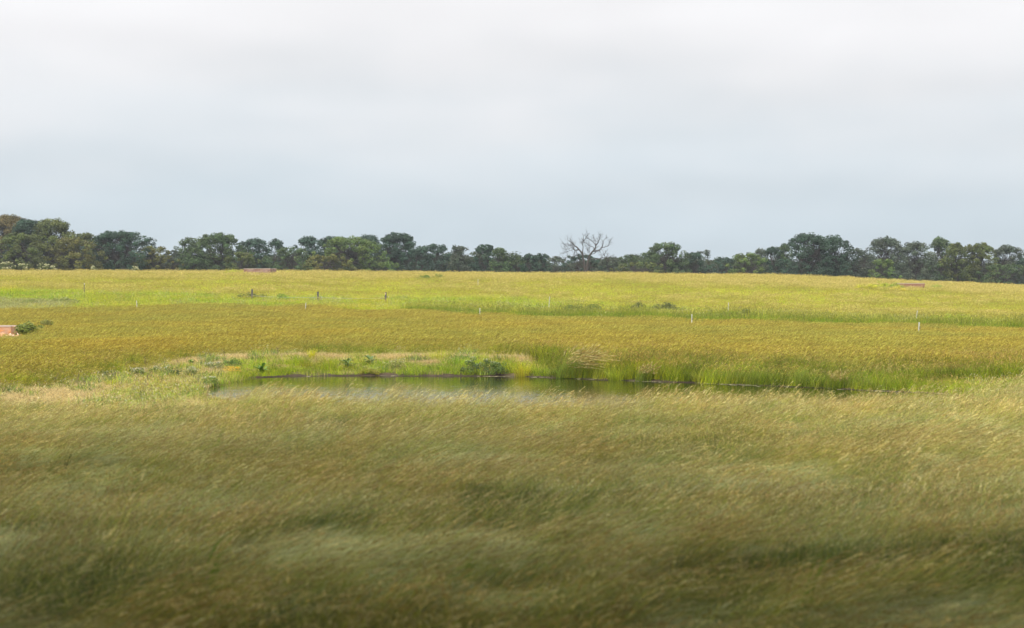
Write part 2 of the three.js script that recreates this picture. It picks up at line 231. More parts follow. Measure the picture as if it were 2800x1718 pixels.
{
  const r = rngOf(77), put = (kind, x, d, sy, s, turn, lean, leanDir, tint) => LISTS[kind][Math.floor(r() * KIND[kind].n)].push([x, groundHeight(x, d) - 0.01, -d, sy, s, turn, lean, leanDir, tint]);
  const hue = (v, w) => [v * (1 + w), v, v * (1 - 0.8 * w)];
  for (let d = 8.5; d < 332;) {
    const step = d < 60 ? 0.27 : d < 85 ? 0.42 : lerp(0.62, 1.05, clamp((d - 85) / 160)), wide = d * 0.31 + 3.5;
    for (let x = -wide; x < wide; x += step) {
      const X = x + (r() - 0.5) * step, D = d + (r() - 0.5) * step, px = pxOf(X, D), s = pondDistance(X, D), wob = fbm(noiseC, X * 0.12, D * 0.12, 3);
      if (s < 0.16 + 0.3 * Math.max(0, noiseB(X * 1.3, D * 1.3)) || (D > 105.5 && D < 113.6 && px < 66 + 40 * wob && r() < 0.92) || SKIP.some(([a, b, q]) => (X - a) ** 2 + (D - b) ** 2 < q)) continue;
      const far = smooth(85, 240, D);
      if (D < nearTo(px) + wob * 2 || (px > 640 && s > 0.1 && D < 53 + (px > 2500 ? 2 : 0))) {            // near hay, laid over in swirls by wind and rain
        const w1 = fbm(noiseA, X * 0.11 + 7, D * 0.2, 3), w2 = fbm(noiseB, X * 0.6 + 9, D * 1.5, 3), n3 = fbm(noiseC, X * 1.25, D * 0.8, 2), n2 = fbm(noiseB, X * 0.42 + 9, D * 0.30, 3);
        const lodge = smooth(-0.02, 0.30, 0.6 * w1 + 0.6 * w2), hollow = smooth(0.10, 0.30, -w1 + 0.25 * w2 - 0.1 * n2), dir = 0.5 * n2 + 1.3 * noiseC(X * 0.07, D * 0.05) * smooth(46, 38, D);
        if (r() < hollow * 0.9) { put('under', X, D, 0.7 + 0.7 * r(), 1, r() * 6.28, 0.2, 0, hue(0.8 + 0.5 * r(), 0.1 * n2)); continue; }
        if (r() < 0.85 * smooth(0.22, 0.7, lodge)) { put('laid', X, D, (0.75 + 0.5 * n2 + 0.35 * r()) * lerp(1, px < 640 ? 0.72 : 1.02, smooth(36, 44, D)), 1, dir + (r() - 0.5) * 0.9, 0.8 + 0.6 * lodge, dir, hue(0.85 + 0.75 * r(), 0.02 + 0.12 * n3)); continue; }
        const hs = lerp(1.14, 0.6, lodge) * (0.95 + 0.6 * n2) * (1 + 0.6 * n3) * lerp(1, 0.55, smooth(-0.02, 0.3, -w1)) * lerp(1, px < 640 ? 0.72 : 1.02, smooth(36, 44, D)), dryness = fbm(noiseC, X * 0.3 + 5, D * 0.3, 3);
        put('near', X, D, Math.max(0.3, hs), 1, dir + (r() - 0.5) * 0.7, lerp(0.75, 0.2, smooth(34, 44, D)) + 0.6 * lodge + 0.3 * n3, dir, hue(1.04 + 0.6 * (r() - 0.5), 0.0 + 0.2 * dryness));
        continue;
      }
      const hayD = hayFrom(px) + wob * 2.2;
      if (D < hayD) {                                                                                              // low bank of mixed weeds and straw
        const t = fbm(noiseB, X * 0.35, D * 0.3, 3) + 0.25 * (r() - 0.5) + 0.5 * smooth(3.5, 0.8, s) - 0.35 * bump2(px, D, 60, 51, 150, 4);
        if (px > 630 && s < 2.2 && r() < 0.62) { put('bank', X, D, 0.35 + 0.4 * r() + 0.5 * noiseB(X * 0.8, D * 0.8) * 0.5, 1, r() * 6.28, 0, 0, hue(0.6 + 0.75 * r(), 0.1 + 0.2 * wob)); continue; }
        if (t > 0.02 && r() < 0.13 + 0.5 * smooth(0.1, 0.6, fbm(noiseA, X * 0.5 + 30, D * 0.45, 2))) { put('herb', X, D, 0.7 + 0.9 * r(), 1, r() * 6.28, 0, 0, hue(0.8 + 0.5 * r(), 0.1 * wob)); continue; }
        if (t < (px < 600 ? 0.42 : 0.22)) put('dry', X, D, 0.9 + 0.5 * r(), 1, r() * 6.28, 0, 0, hue(0.85 + 0.3 * r(), 0.06 * (r() - 0.5)));
        else put('short', X, D, 0.7 + 0.9 * r() + 0.8 * Math.max(0, t - 0.3), 1, r() * 6.28, 0, 0, hue(0.9 + 0.5 * r(), 0.1 * wob + 0.05));
        continue;
      }
      if (D < stripFrom(px) + wob * 5) {
        const green = smooth(7.5, 1.5, s + 2.5 * wob) * (px > 1350 ? 1 : 0.5) + 0.9 * bump2(px, D, 2750, 62, 180, 6);
        if (r() < green * 0.86) { put('bank', X, D, 0.85 + 0.5 * wob + 0.3 * r(), 1.1, (r() - 0.5) * 6, 0.12, 0.2, hue(0.68 + 0.8 * (r() - 0.5), 0.16 + 0.3 * wob)); continue; }
        const n1 = fbm(noiseA, X * 0.05, D * 0.035, 3), lodge = smooth(0.30, 0.55, n1 + 0.25 * wob), low = fbm(noiseB, X * 0.045 + 4, D * 0.03, 3);
        put('mid', X, D, (px < 150 && D > 78 && D < 114 ? lerp(0.25, 1, smooth(60, 150, px)) : 1) * lerp(1, 0.6, lodge) * (0.95 + 0.25 * wob) * lerp(0.5, 1, smooth(0, 4, D - hayD + 2.5 * (r() - 0.5))), 1 + 0.35 * far, 0.3 * wob + (r() - 0.5) * 0.6, 0.12 + 1.0 * lodge, 0.3 * wob, hue(0.9 + 0.24 * (r() - 0.5), -0.03 + 0.14 * low));
        continue;
      }
      if (D < stripTo(px) + wob * 7) {
        const n4 = fbm(noiseA, X * 0.15 + 80, D * 0.12, 2);
        if (px > 1120 && D < stripFrom(px) + 15 + 8 * wob + 10 * n4 && r() < 0.8) { put('lush', X, D, 1.25 + 0.7 * r() + 0.8 * wob, 1.2, r() * 6.28, 0, 0, hue(0.45 + 0.4 * r() + 0.5 * Math.max(0, n4), 0.1 * wob - 0.03)); continue; }
        if (r() < 0.07) { put('herb', X, D, 1.2 + 0.9 * r(), 1.6, r() * 6.28, 0, 0, hue(0.9 + 0.4 * r(), 0.1 * wob)); continue; }
        const n = fbm(noiseA, X * 0.07, D * 0.05, 3), n2 = fbm(noiseB, X * 0.2, D * 0.2, 3), grey = smooth(0.5, 1, (700 - px) / 700) * smooth(200, 190, D) * 0.75;
        if (r() < 0.95 + 0.5 * n - grey) put('lush', X, D, 0.7 + 0.6 * r() + 0.7 * n, 1.15, r() * 6.28, 0, 0, hue(1.18 + 0.5 * (r() - 0.5) - 0.8 * Math.max(0, n2 - 0.05), 0.3 * (n + 0.1)));
        else put(grey > 0.3 ? 'ridge' : 'field', X, D, 0.85 + 0.3 * r(), 1, r() * 6.28, 0, 0, grey > 0.3 ? [0.75, 0.86, 1.1] : [1, 1, 1]);
        continue;
      }
      const top = smooth(262, 296, D + 22 * wob + (px > 1900 ? 10 : 0)) * 0.8 + 0.10 + 0.5 * fbm(noiseA, X * 0.04, D * 0.03, 3);
      if (r() < top) put('ridge', X, D, 0.85 + 0.3 * r() + (r() < 0.12 ? 0.35 : 0), 1.05, 0.4 * wob + (r() - 0.5), 0.1, 0, hue(1.05 + 0.1 * (r() - 0.5), 0.05));
      else put('field', X, D, 0.85 + 0.4 * r(), 1.05, r() * 6.28, 0, 0, hue(1.0 + 0.3 * (r() - 0.5) + 0.25 * fbm(noiseC, X * 0.06 + 50, D * 0.05, 2), 0.10 * wob));
    }
    d += step;
  }
}
const grassMat = leafy(0.35);
const GRASS = {
  near: ['meadow_grass', 'wind-laid tan hay grass with seed heads in front of the pond', 'hay grass'], mid: ['meadow_grass', 'tall golden hay grass between pond and green fence strip', 'hay grass'],
  field: ['pasture_grass', 'bright yellow-green pasture grass on the slope above the fence', 'pasture grass'], ridge: ['pasture_grass', 'straw-tipped pasture grass along the ridge below the trees', 'pasture grass'],
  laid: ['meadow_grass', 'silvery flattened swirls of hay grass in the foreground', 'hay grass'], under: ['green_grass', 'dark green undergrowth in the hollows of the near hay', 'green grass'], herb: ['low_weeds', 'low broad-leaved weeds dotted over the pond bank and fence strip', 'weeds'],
  lush: ['green_grass', 'lush green grass strip along the fence line', 'green grass'], bank: ['bank_grass', 'long green grass on the far pond bank', 'bank grass'],
  short: ['short_grass', 'short green grass and weeds on the low pond bank', 'short grass'], dry: ['dry_grass', 'flattened pale dead straw on the low pond bank', 'dry grass'],
};
{
  const M = new THREE.Matrix4(), R = new THREE.Matrix4(), S = new THREE.Matrix4(), K = new THREE.Matrix4(), c = new THREE.Color();
  let total = 0;
  for (const k in KIND) {
    const g = new THREE.Group(); g.name = numbered(GRASS[k][0]); scene.add(g); tag(g, GRASS[k][1], GRASS[k][2], null, 'stuff');
    LISTS[k].forEach((list, v) => {
      if (!list.length) return;
      const im = new THREE.InstancedMesh(grassPatch(900 + v * 13 + k.charCodeAt(0) * 7 + k.length, KIND[k]), grassMat, list.length); im.name = 'grass_tufts'; im.castShadow = im.receiveShadow = true; im.userData.kind = 'stuff';
      list.forEach(([x, y, z, sy, s, turn, lean, dir, tint], i) => {
        R.makeRotationY(turn); S.makeScale(s, s * sy, s);
        const fall = 1 / Math.sqrt(1 + lean * lean * 0.8); K.set(1, Math.cos(dir) * lean * fall, 0, 0, 0, fall, 0, 0, 0, Math.sin(-dir) * lean * fall, 1, 0, 0, 0, 0, 1);
        M.makeTranslation(x, y, z).multiply(K).multiply(R).multiply(S); im.setMatrixAt(i, M); im.setColorAt(i, c.setRGB(...tint));
      });
      total += list.length; g.add(im);
    });
  }
  console.log('grass patches', total);
}

scene.fog = new THREE.FogExp2(new THREE.Color(0.80, 0.88, 0.96), 0.00017);

// ---------------------------------------------------------------- trees on the ridge
const bark = mat({ color: new THREE.Color().setRGB(0.055, 0.046, 0.04), roughness: 1 });
const leaf = leafy(0.22, { roughness: 0.7, specularIntensity: 0.5 });
function onGround(px, py, over = 0) { for (let d = 44; d < 330; d += 0.1) { const x = (px - 1400) / LENS * d, y = EYE + (HORIZON - py) / LENS * d; if (d > 46 && y <= groundHeight(x, d) + over && pondDistance(x, d) > 0) return [x, groundHeight(x, d), -d]; } return at3(px, 300); }
const at3 = (px, d) => { const x = (px - 1400) / LENS * d; return [x, groundHeight(x, d), -d]; };
function limb(r, a, b, sag, wander, n = 5) {
  const out = [], ox = (r() - 0.5) * wander, oz = (r() - 0.5) * wander;
  for (let i = 0; i <= n; i++) { const t = i / n, k = Math.sin(t * Math.PI); out.push([lerp(a[0], b[0], t) + ox * k, lerp(a[1], b[1], t) + sag * k, lerp(a[2], b[2], t) + oz * k]); }
  return out;
}
function crownLeaves(s, r, c, rad, flat, n, size, tint, out = [0, 1, 0]) {
  for (let i = 0; i < n; i++) {
    const u = r() * 2 - 1, a = r() * 6.283, q = Math.sqrt(1 - u * u), k = 0.35 + 0.65 * Math.cbrt(r());
    const v = [q * Math.cos(a), u, q * Math.sin(a)], p = [c[0] + v[0] * rad * k, c[1] + v[1] * rad * flat * k, c[2] + v[2] * rad * k];
    const nx = v[0] + out[0] * 0.5 + (r() - 0.5) * 1.6, ny = v[1] + out[1] * 0.6 + (r() - 0.5) * 1.6, nz = v[2] + out[2] * 0.5 + (r() - 0.5) * 1.6, l = Math.hypot(nx, ny, nz) || 1, N = [nx / l, ny / l, nz / l];
    const w = Math.abs(N[1]) < 0.9 ? [0, 1, 0] : [1, 0, 0]; let t1 = [N[1] * w[2] - N[2] * w[1], N[2] * w[0] - N[0] * w[2], N[0] * w[1] - N[1] * w[0]]; const l1 = Math.hypot(...t1); t1 = t1.map((e) => e / l1);
    const t2 = [N[1] * t1[2] - N[2] * t1[1], N[2] * t1[0] - N[0] * t1[2], N[0] * t1[1] - N[1] * t1[0]], z = size * (0.6 + 0.8 * r()), y = z * (0.5 + 0.3 * r()), b = 0.8 + 0.4 * r(), kx = [tint[0] * b, tint[1] * b, tint[2] * b];
    const P = (e, f, g) => [p[0] + t1[0] * e + t2[0] * f + N[0] * g, p[1] + t1[1] * e + t2[1] * f + N[1] * g, p[2] + t1[2] * e + t2[2] * f + N[2] * g];
    s.tri(P(-z / 2, 0, 0), P(0, -y / 2, z * 0.14), P(z / 2, 0, 0), kx); s.tri(P(-z / 2, 0, 0), P(z / 2, 0, 0), P(0, y / 2, z * 0.14), kx);
  }
}
const GREENS = { olive: [0.143, 0.147, 0.035], moss: [0.110, 0.135, 0.035], green: [0.077, 0.122, 0.043], dark: [0.044, 0.087, 0.050], blue: [0.052, 0.097, 0.065], grey: [0.087, 0.112, 0.073], light: [0.115, 0.173, 0.043], rust: [0.155, 0.127, 0.048] };
// [column, top row, crown width in photograph pixels, distance, foliage, fullness 0..1, lowest foliage 0..1, label]
const TREES = [
  [18, 592, 95, 372, 'rust', 0.62, 0.35, 'tall thin-crowned brownish oak at the left edge of the wood'],
  [58, 640, 104, 334, 'moss', 1, 0.02, 'rounded moss-green tree standing forward behind the leftmost white-flowering shrub'],
  [82, 603, 84, 362, 'dark', 0.95, 0.2, 'dark domed tree behind the rounded moss-green tree, leftmost dark one'],
  [150, 602, 112, 350, 'moss', 0.7, 0.22, 'tall yellow-green oak with bare twiggy right shoulder near the left end'],
  [196, 652, 112, 336, 'olive', 1, 0.02, 'broad olive tree in front, just left of the big dark oak'],
  [238, 640, 74, 362, 'moss', 0.85, 0.15, 'olive-green tree peeping up between the tall oak and the big dark oak'],
  [330, 634, 152, 346, 'dark', 0.95, 0.04, 'big dark spreading oak, broadest dark crown in the left half'],
  [283, 650, 62, 372, 'green', 0.85, 0.1, 'small crown rising behind the left side of the big dark oak'],
  [430, 674, 84, 344, 'olive', 0.62, 0.3, 'small airy olive tree with forked trunks right of the big dark oak'],
  [470, 686, 60, 372, 'grey', 0.85, 0.05, 'low greyish tree behind the airy forked olive tree'],
  [524, 652, 76, 352, 'green', 0.8, 0.15, 'mid-green oak with a ragged flat top left of the tallest round crown'],
  [604, 641, 108, 348, 'green', 0.95, 0.06, 'full round green crown left of the ridge-top concrete trough'],
  [662, 690, 74, 334, 'moss', 1, 0.02, 'low bushy moss-green tree directly behind the ridge-top trough'],
  [694, 655, 78, 358, 'blue', 0.9, 0.1, 'bluish green tree behind the low bushy one above the ridge trough'],
  [753, 656, 44, 356, 'dark', 0.55, 0.3, 'narrow spiky dark tree poking up right of the ridge trough'],
  [795, 676, 104, 342, 'green', 0.66, 0.1, 'gappy low tree with sky showing through its lower left crown'],
  [846, 650, 66, 362, 'blue', 0.9, 0.2, 'compact bluish crown left of the broad light-green tree'],
  [912, 650, 92, 376, 'dark', 0.95, 0.2, 'dark crown rising directly behind the broad light-green tree'],
  [962, 649, 156, 336, 'light', 0.95, 0.08, 'broad light-green tree with layered umbrella-like lobes'],
  [888, 696, 98, 328, 'olive', 1, 0.02, 'low olive-brown thicket tree at the foot of the broad light-green tree'],
  [1002, 645, 70, 384, 'blue', 0.85, 0.25, 'dark blue-green crown showing over the right side of the light-green tree'],
  [1086, 640, 112, 352, 'dark', 0.97, 0.04, 'large dark domed oak right of the broad light-green tree'],
  [1150, 676, 66, 344, 'blue', 0.9, 0.05, 'lower bluish tree against the right flank of the large dark domed oak'],
  [1196, 667, 72, 360, 'blue', 0.9, 0.08, 'rounded blue-green tree, first of the small crowns left of the dead tree'],
  [1258, 671, 52, 352, 'grey', 0.8, 0.08, 'slim greyish tree, second of the small crowns left of the dead tree'],
  [1328, 669, 60, 356, 'dark', 0.9, 0.08, 'dark tree with a notched top, third of the small crowns left of the dead tree'],
  [1368, 679, 46, 350, 'green', 0.85, 0.05, 'small green tree beside the notched dark tree'],
  [1412, 698, 46, 356, 'green', 0.9, 0.02, 'low green tree, first of three low ones left of the dead tree'],
  [1450, 695, 42, 350, 'dark', 0.92, 0.02, 'low dark tree, second of three low ones left of the dead tree'],
  [1484, 695, 46, 354, 'dark', 0.92, 0.02, 'low dark tree, third of three low ones left of the dead tree'],
  [1524, 703, 48, 346, 'grey', 0.4, 0.1, 'sparse see-through small tree just left of the dead tree'],
  [1592, 697, 92, 352, 'blue', 0.85, 0.04, 'grey-green tree directly behind the trunk of the dead tree'],
  [1668, 706, 66, 348, 'grey', 0.9, 0.02, 'low greyish tree just right of the dead tree'],
  [1726, 698, 54, 352, 'green', 0.88, 0.02, 'small knobbly green tree between the dead tree and the pointed tree'],
  [1742, 717, 118, 332, 'moss', 1, 0.02, 'low wide moss-green scrub tree in front, right of the dead tree'],
  [1778, 689, 46, 358, 'green', 0.85, 0.05, 'small tree leaning on the left flank of the pointed tree'],
  [1824, 665, 92, 346, 'green', 1, 0.02, 'pointed dense green tree, highest between the dead tree and the twin oaks'],
  [1896, 690, 64, 352, 'dark', 0.93, 0.02, 'dark round tree on the right flank of the pointed tree'],
  [1928, 686, 46, 362, 'grey', 0.45, 0.25, 'scraggly thin tree with a tufted top right of the pointed tree'],
  [1984, 705, 62, 356, 'blue', 0.7, 0.02, 'low bluish thicket tree under the bare twigs right of the scraggly tree'],
  [2048, 693, 84, 340, 'light', 0.95, 0.02, 'light green rounded tree midway between pointed tree and twin oaks'],
  [2082, 682, 46, 362, 'grey', 0.55, 0.3, 'thin tufted tree behind the light green rounded tree'],
  [2120, 674, 46, 352, 'dark', 0.85, 0.05, 'small dark tree left of the twin oaks'],
  [2150, 669, 32, 362, 'green', 0.75, 0.1, 'narrow upright tree hugging the left twin oak'],
  [2206, 641, 108, 342, 'dark', 0.86, 0.1, 'left one of the tall twin oaks, with dark forked trunk'],
  [2276, 646, 74, 346, 'dark', 0.93, 0.04, 'right one of the tall twin oaks, with steep right edge'],
  [2338, 682, 78, 350, 'grey', 0.6, 0.02, 'greyish half-bare tree in the dip right of the twin oaks'],
  [2428, 650, 104, 356, 'grey', 0.6, 0.3, 'tall airy oak with sky gaps above the right-hand trough'],
  [2410, 708, 62, 336, 'light', 1, 0.02, 'small bright green tree below the tall airy oak'],
  [2506, 664, 78, 346, 'grey', 0.82, 0.02, 'grey-brown tree above the right end of the right-hand trough'],
  [2574, 652, 58, 358, 'green', 0.68, 0.15, 'tall narrow tree with a knob-like top, right part of the wood'],
  [2622, 668, 60, 350, 'moss', 0.85, 0.02, 'yellowish tree against the tall narrow knob-topped tree'],
  [2676, 668, 84, 352, 'moss', 0.88, 0.02, 'yellow-flecked broad tree near the right end of the wood'],
  [2748, 674, 84, 358, 'grey', 0.62, 0.25, 'airy arched tree near the right edge'],
  [2744, 720, 104, 338, 'green', 1, 0.02, 'low dense green tree under the airy arched tree'],
  [2815, 702, 70, 352, 'blue', 0.9, 0.02, 'bluish tree cut by the right edge of the view'],
];
function buildTree([px, top, wpx, d, tone, full, low, label], idx) { const pos = at3(px, d), s = d / LENS; growTree(pos, (EYE + (HORIZON - top) * s - pos[1]) * 1.04, wpx * s * 1.42, tone, 0.25 + 0.75 * full, low * 0.45, label, idx, 'trees along the ridge', 0.3); }
function growTree(pos, H, W, tone, full, low, label, idx, group, leafSize) {
  const r = rngOf(4000 + idx * 31), R = W / 2;
  const t = thing('oak_tree', label, 'tree', pos, group), T = new Tubes(6), S = new Soup(), g = GREENS[tone];
  const tr = 0.016 * H + 0.02 * R, fork = H * lerp(0.16, 0.3, r()), lean = (r() - 0.5) * 0.12 * H, stem = [lean * 0.5, fork, (r() - 0.5) * 0.3];
  T.add([[0, -0.4, 0], [0, 0.25, 0], [lean * 0.2, fork * 0.5, 0], stem], [tr * 1.5, tr * 1.05, tr * 0.9, tr * 0.8], 7);
  const nMain = 3 + Math.floor(r() * 3), mains = [];
  for (let i = 0; i < nMain; i++) { const a = i / nMain * 6.283 + r(), rr = R * (0.25 + 0.35 * r()), e = [lean + Math.cos(a) * rr, H * (0.55 + 0.25 * r()), Math.sin(a) * rr * 0.85], p = limb(r, stem, e, -0.05 * H, R * 0.3); T.add(p, p.map((_, k) => lerp(tr * 0.62, tr * 0.22, k / 5)), 5); mains.push(p); }
  const nC = Math.round((36 + 90 * full) * clamp(W * H / 60, 0.55, 2.2)), lobeA = r() * 6.28, lobeN = 2 + Math.floor(r() * 3);
  for (let i = 0; i < nC; i++) {
    const u = Math.pow(r(), 1.15), a = i * 2.39996 + r(), hh = lerp(Math.max(low, 0.04), 1, i < nC * 0.12 ? 0.86 + 0.1 * r() : u), prof = Math.pow(clamp(1 - Math.pow(Math.abs(hh - 0.36) / 0.67, 2.3)), 0.58);
    const lobe = 1 + 0.22 * Math.sin(lobeN * a + lobeA + hh * 3), rr = R * prof * lobe * (0.35 + 0.7 * Math.sqrt(r())), rad = Math.min(R * 0.42, (0.34 + 0.62 * r()) * Math.pow(H / 8, 0.6));
    const c = [lean * hh + Math.cos(a) * Math.max(0, rr - rad * 0.25), Math.max(0.3, H * hh - rad * 0.6), Math.sin(a) * Math.max(0, rr - rad * 0.25) * 0.85];
    const M = mains[i % nMain], j = 2 + Math.floor(r() * 3), b = limb(r, M[j], c, 0.04 * H, 0.3, 3); T.add(b, [tr * 0.2, tr * 0.14, tr * 0.09, 0.02], 4);
    const v = 0.6 + 0.75 * r(), y = 1 + 0.22 * (r() - 0.5);
    crownLeaves(S, r, c, rad, 0.72, Math.round(lerp(50, 135, full) * clamp(rad * rad, 0.35, 1.6)), leafSize, [g[0] * v * y, g[1] * v, g[2] * v]);
  }
  part('trunk', T.geo(), bark, t); part('crown', S.geo(), leaf, t);
}
TREES.forEach(buildTree);

// the wood behind: low mass of foliage that closes the gaps between the trunks
{
  const r = rngOf(5150), S = new Soup(); for (let i = 0; i < 5; i++) crownLeaves(S, r, [(r() - 0.5) * 1.6, 0.9 + (r() - 0.5) * 0.7, (r() - 0.5) * 1.6], 0.95, 0.75, 70, 0.3, [0.05 * (0.8 + 0.5 * r()), 0.075, 0.03]);
  const spots = []; for (let px = -250; px < 3050; px += 9) for (let k = 0; k < 5; k++) { const d = 372 + 50 * r(), h = (3.9 + 1.8 * fbm(noiseA, px * 0.006, k, 3)) * (px > 1480 && px < 1560 ? 0.55 : 1); for (let y = 0; y < h; y += 1.1) spots.push([px + 14 * r(), d, y * (0.8 + 0.3 * r()), 0.8 + 0.5 * r()]); }
  const im = new THREE.InstancedMesh(S.geo(), leaf, spots.length); im.name = 'undergrowth'; im.castShadow = im.receiveShadow = true; const o = new THREE.Object3D(), c = new THREE.Color();
  spots.forEach(([px, d, y, k], i) => { const p = at3(px, d); o.position.set(p[0], p[1] + y - 0.3, p[2]); o.scale.setScalar(k); o.rotation.y = i * 1.7; o.updateMatrix(); im.setMatrixAt(i, o.matrix); const v = 0.75 + 0.5 * r(); im.setColorAt(i, c.setRGB(v, v, v)); });
  scene.add(im); tag(im, 'dark undergrowth filling the wood behind the ridge trees', 'undergrowth', null, 'stuff');
}

// white-flowering shrubs at the left end of the wood
[[20, 714, 44, 319, 'leftmost large white-flowering shrub at the foot of the wood'], [62, 721, 22, 318, 'small white-flowering shrub, second from the left edge'], [121, 719, 34, 318, 'bushy cream-flowering shrub below the twiggy yellow-green oak'], [146, 726, 14, 317, 'tiny cream-flowering shrub beside the bushy cream one'], [258, 727, 14, 317, 'lone small flowering shrub at the left foot of the big dark oak'], [372, 725, 18, 317, 'lone small flowering shrub at the right foot of the big dark oak']].forEach(([px, top, w, d, label], idx) => {
  const r = rngOf(600 + idx), p = at3(px, d), s = d / LENS, H = EYE + (HORIZON - top) * s - p[1], R = w * s / 2, t = thing('flowering_shrub', label, 'shrub', p, 'white-flowering shrubs below the wood'), T = new Tubes(4), S = new Soup(), F = new Soup();
  const n = Math.round(7 + R * 7);
  for (let i = 0; i < n; i++) {
    const a = r() * 6.28, q = R * Math.sqrt(r()) * 0.8, c = [Math.cos(a) * q, H * (0.35 + 0.5 * r()), Math.sin(a) * q]; T.add(limb(r, [c[0] * 0.2, -0.2, c[2] * 0.2], c, 0, 0.2, 3), [0.03, 0.025, 0.02, 0.01]);
    crownLeaves(S, r, c, 0.42, 0.8, 60, 0.16, [0.12, 0.15, 0.035]);
    for (let k = 0; k < 3; k++) { const b = r() * 6.28; crownLeaves(F, r, [c[0] + Math.cos(b) * 0.3, c[1] + 0.16 + 0.22 * r(), c[2] + Math.sin(b) * 0.3], 0.15, 0.35, 16, 0.1, [0.72, 0.70, 0.42]); }
  }
  part('stem', T.geo(), bark, t); part('leaves', S.geo(), leaf, t); part('blossom', F.geo(), leaf, t);
});

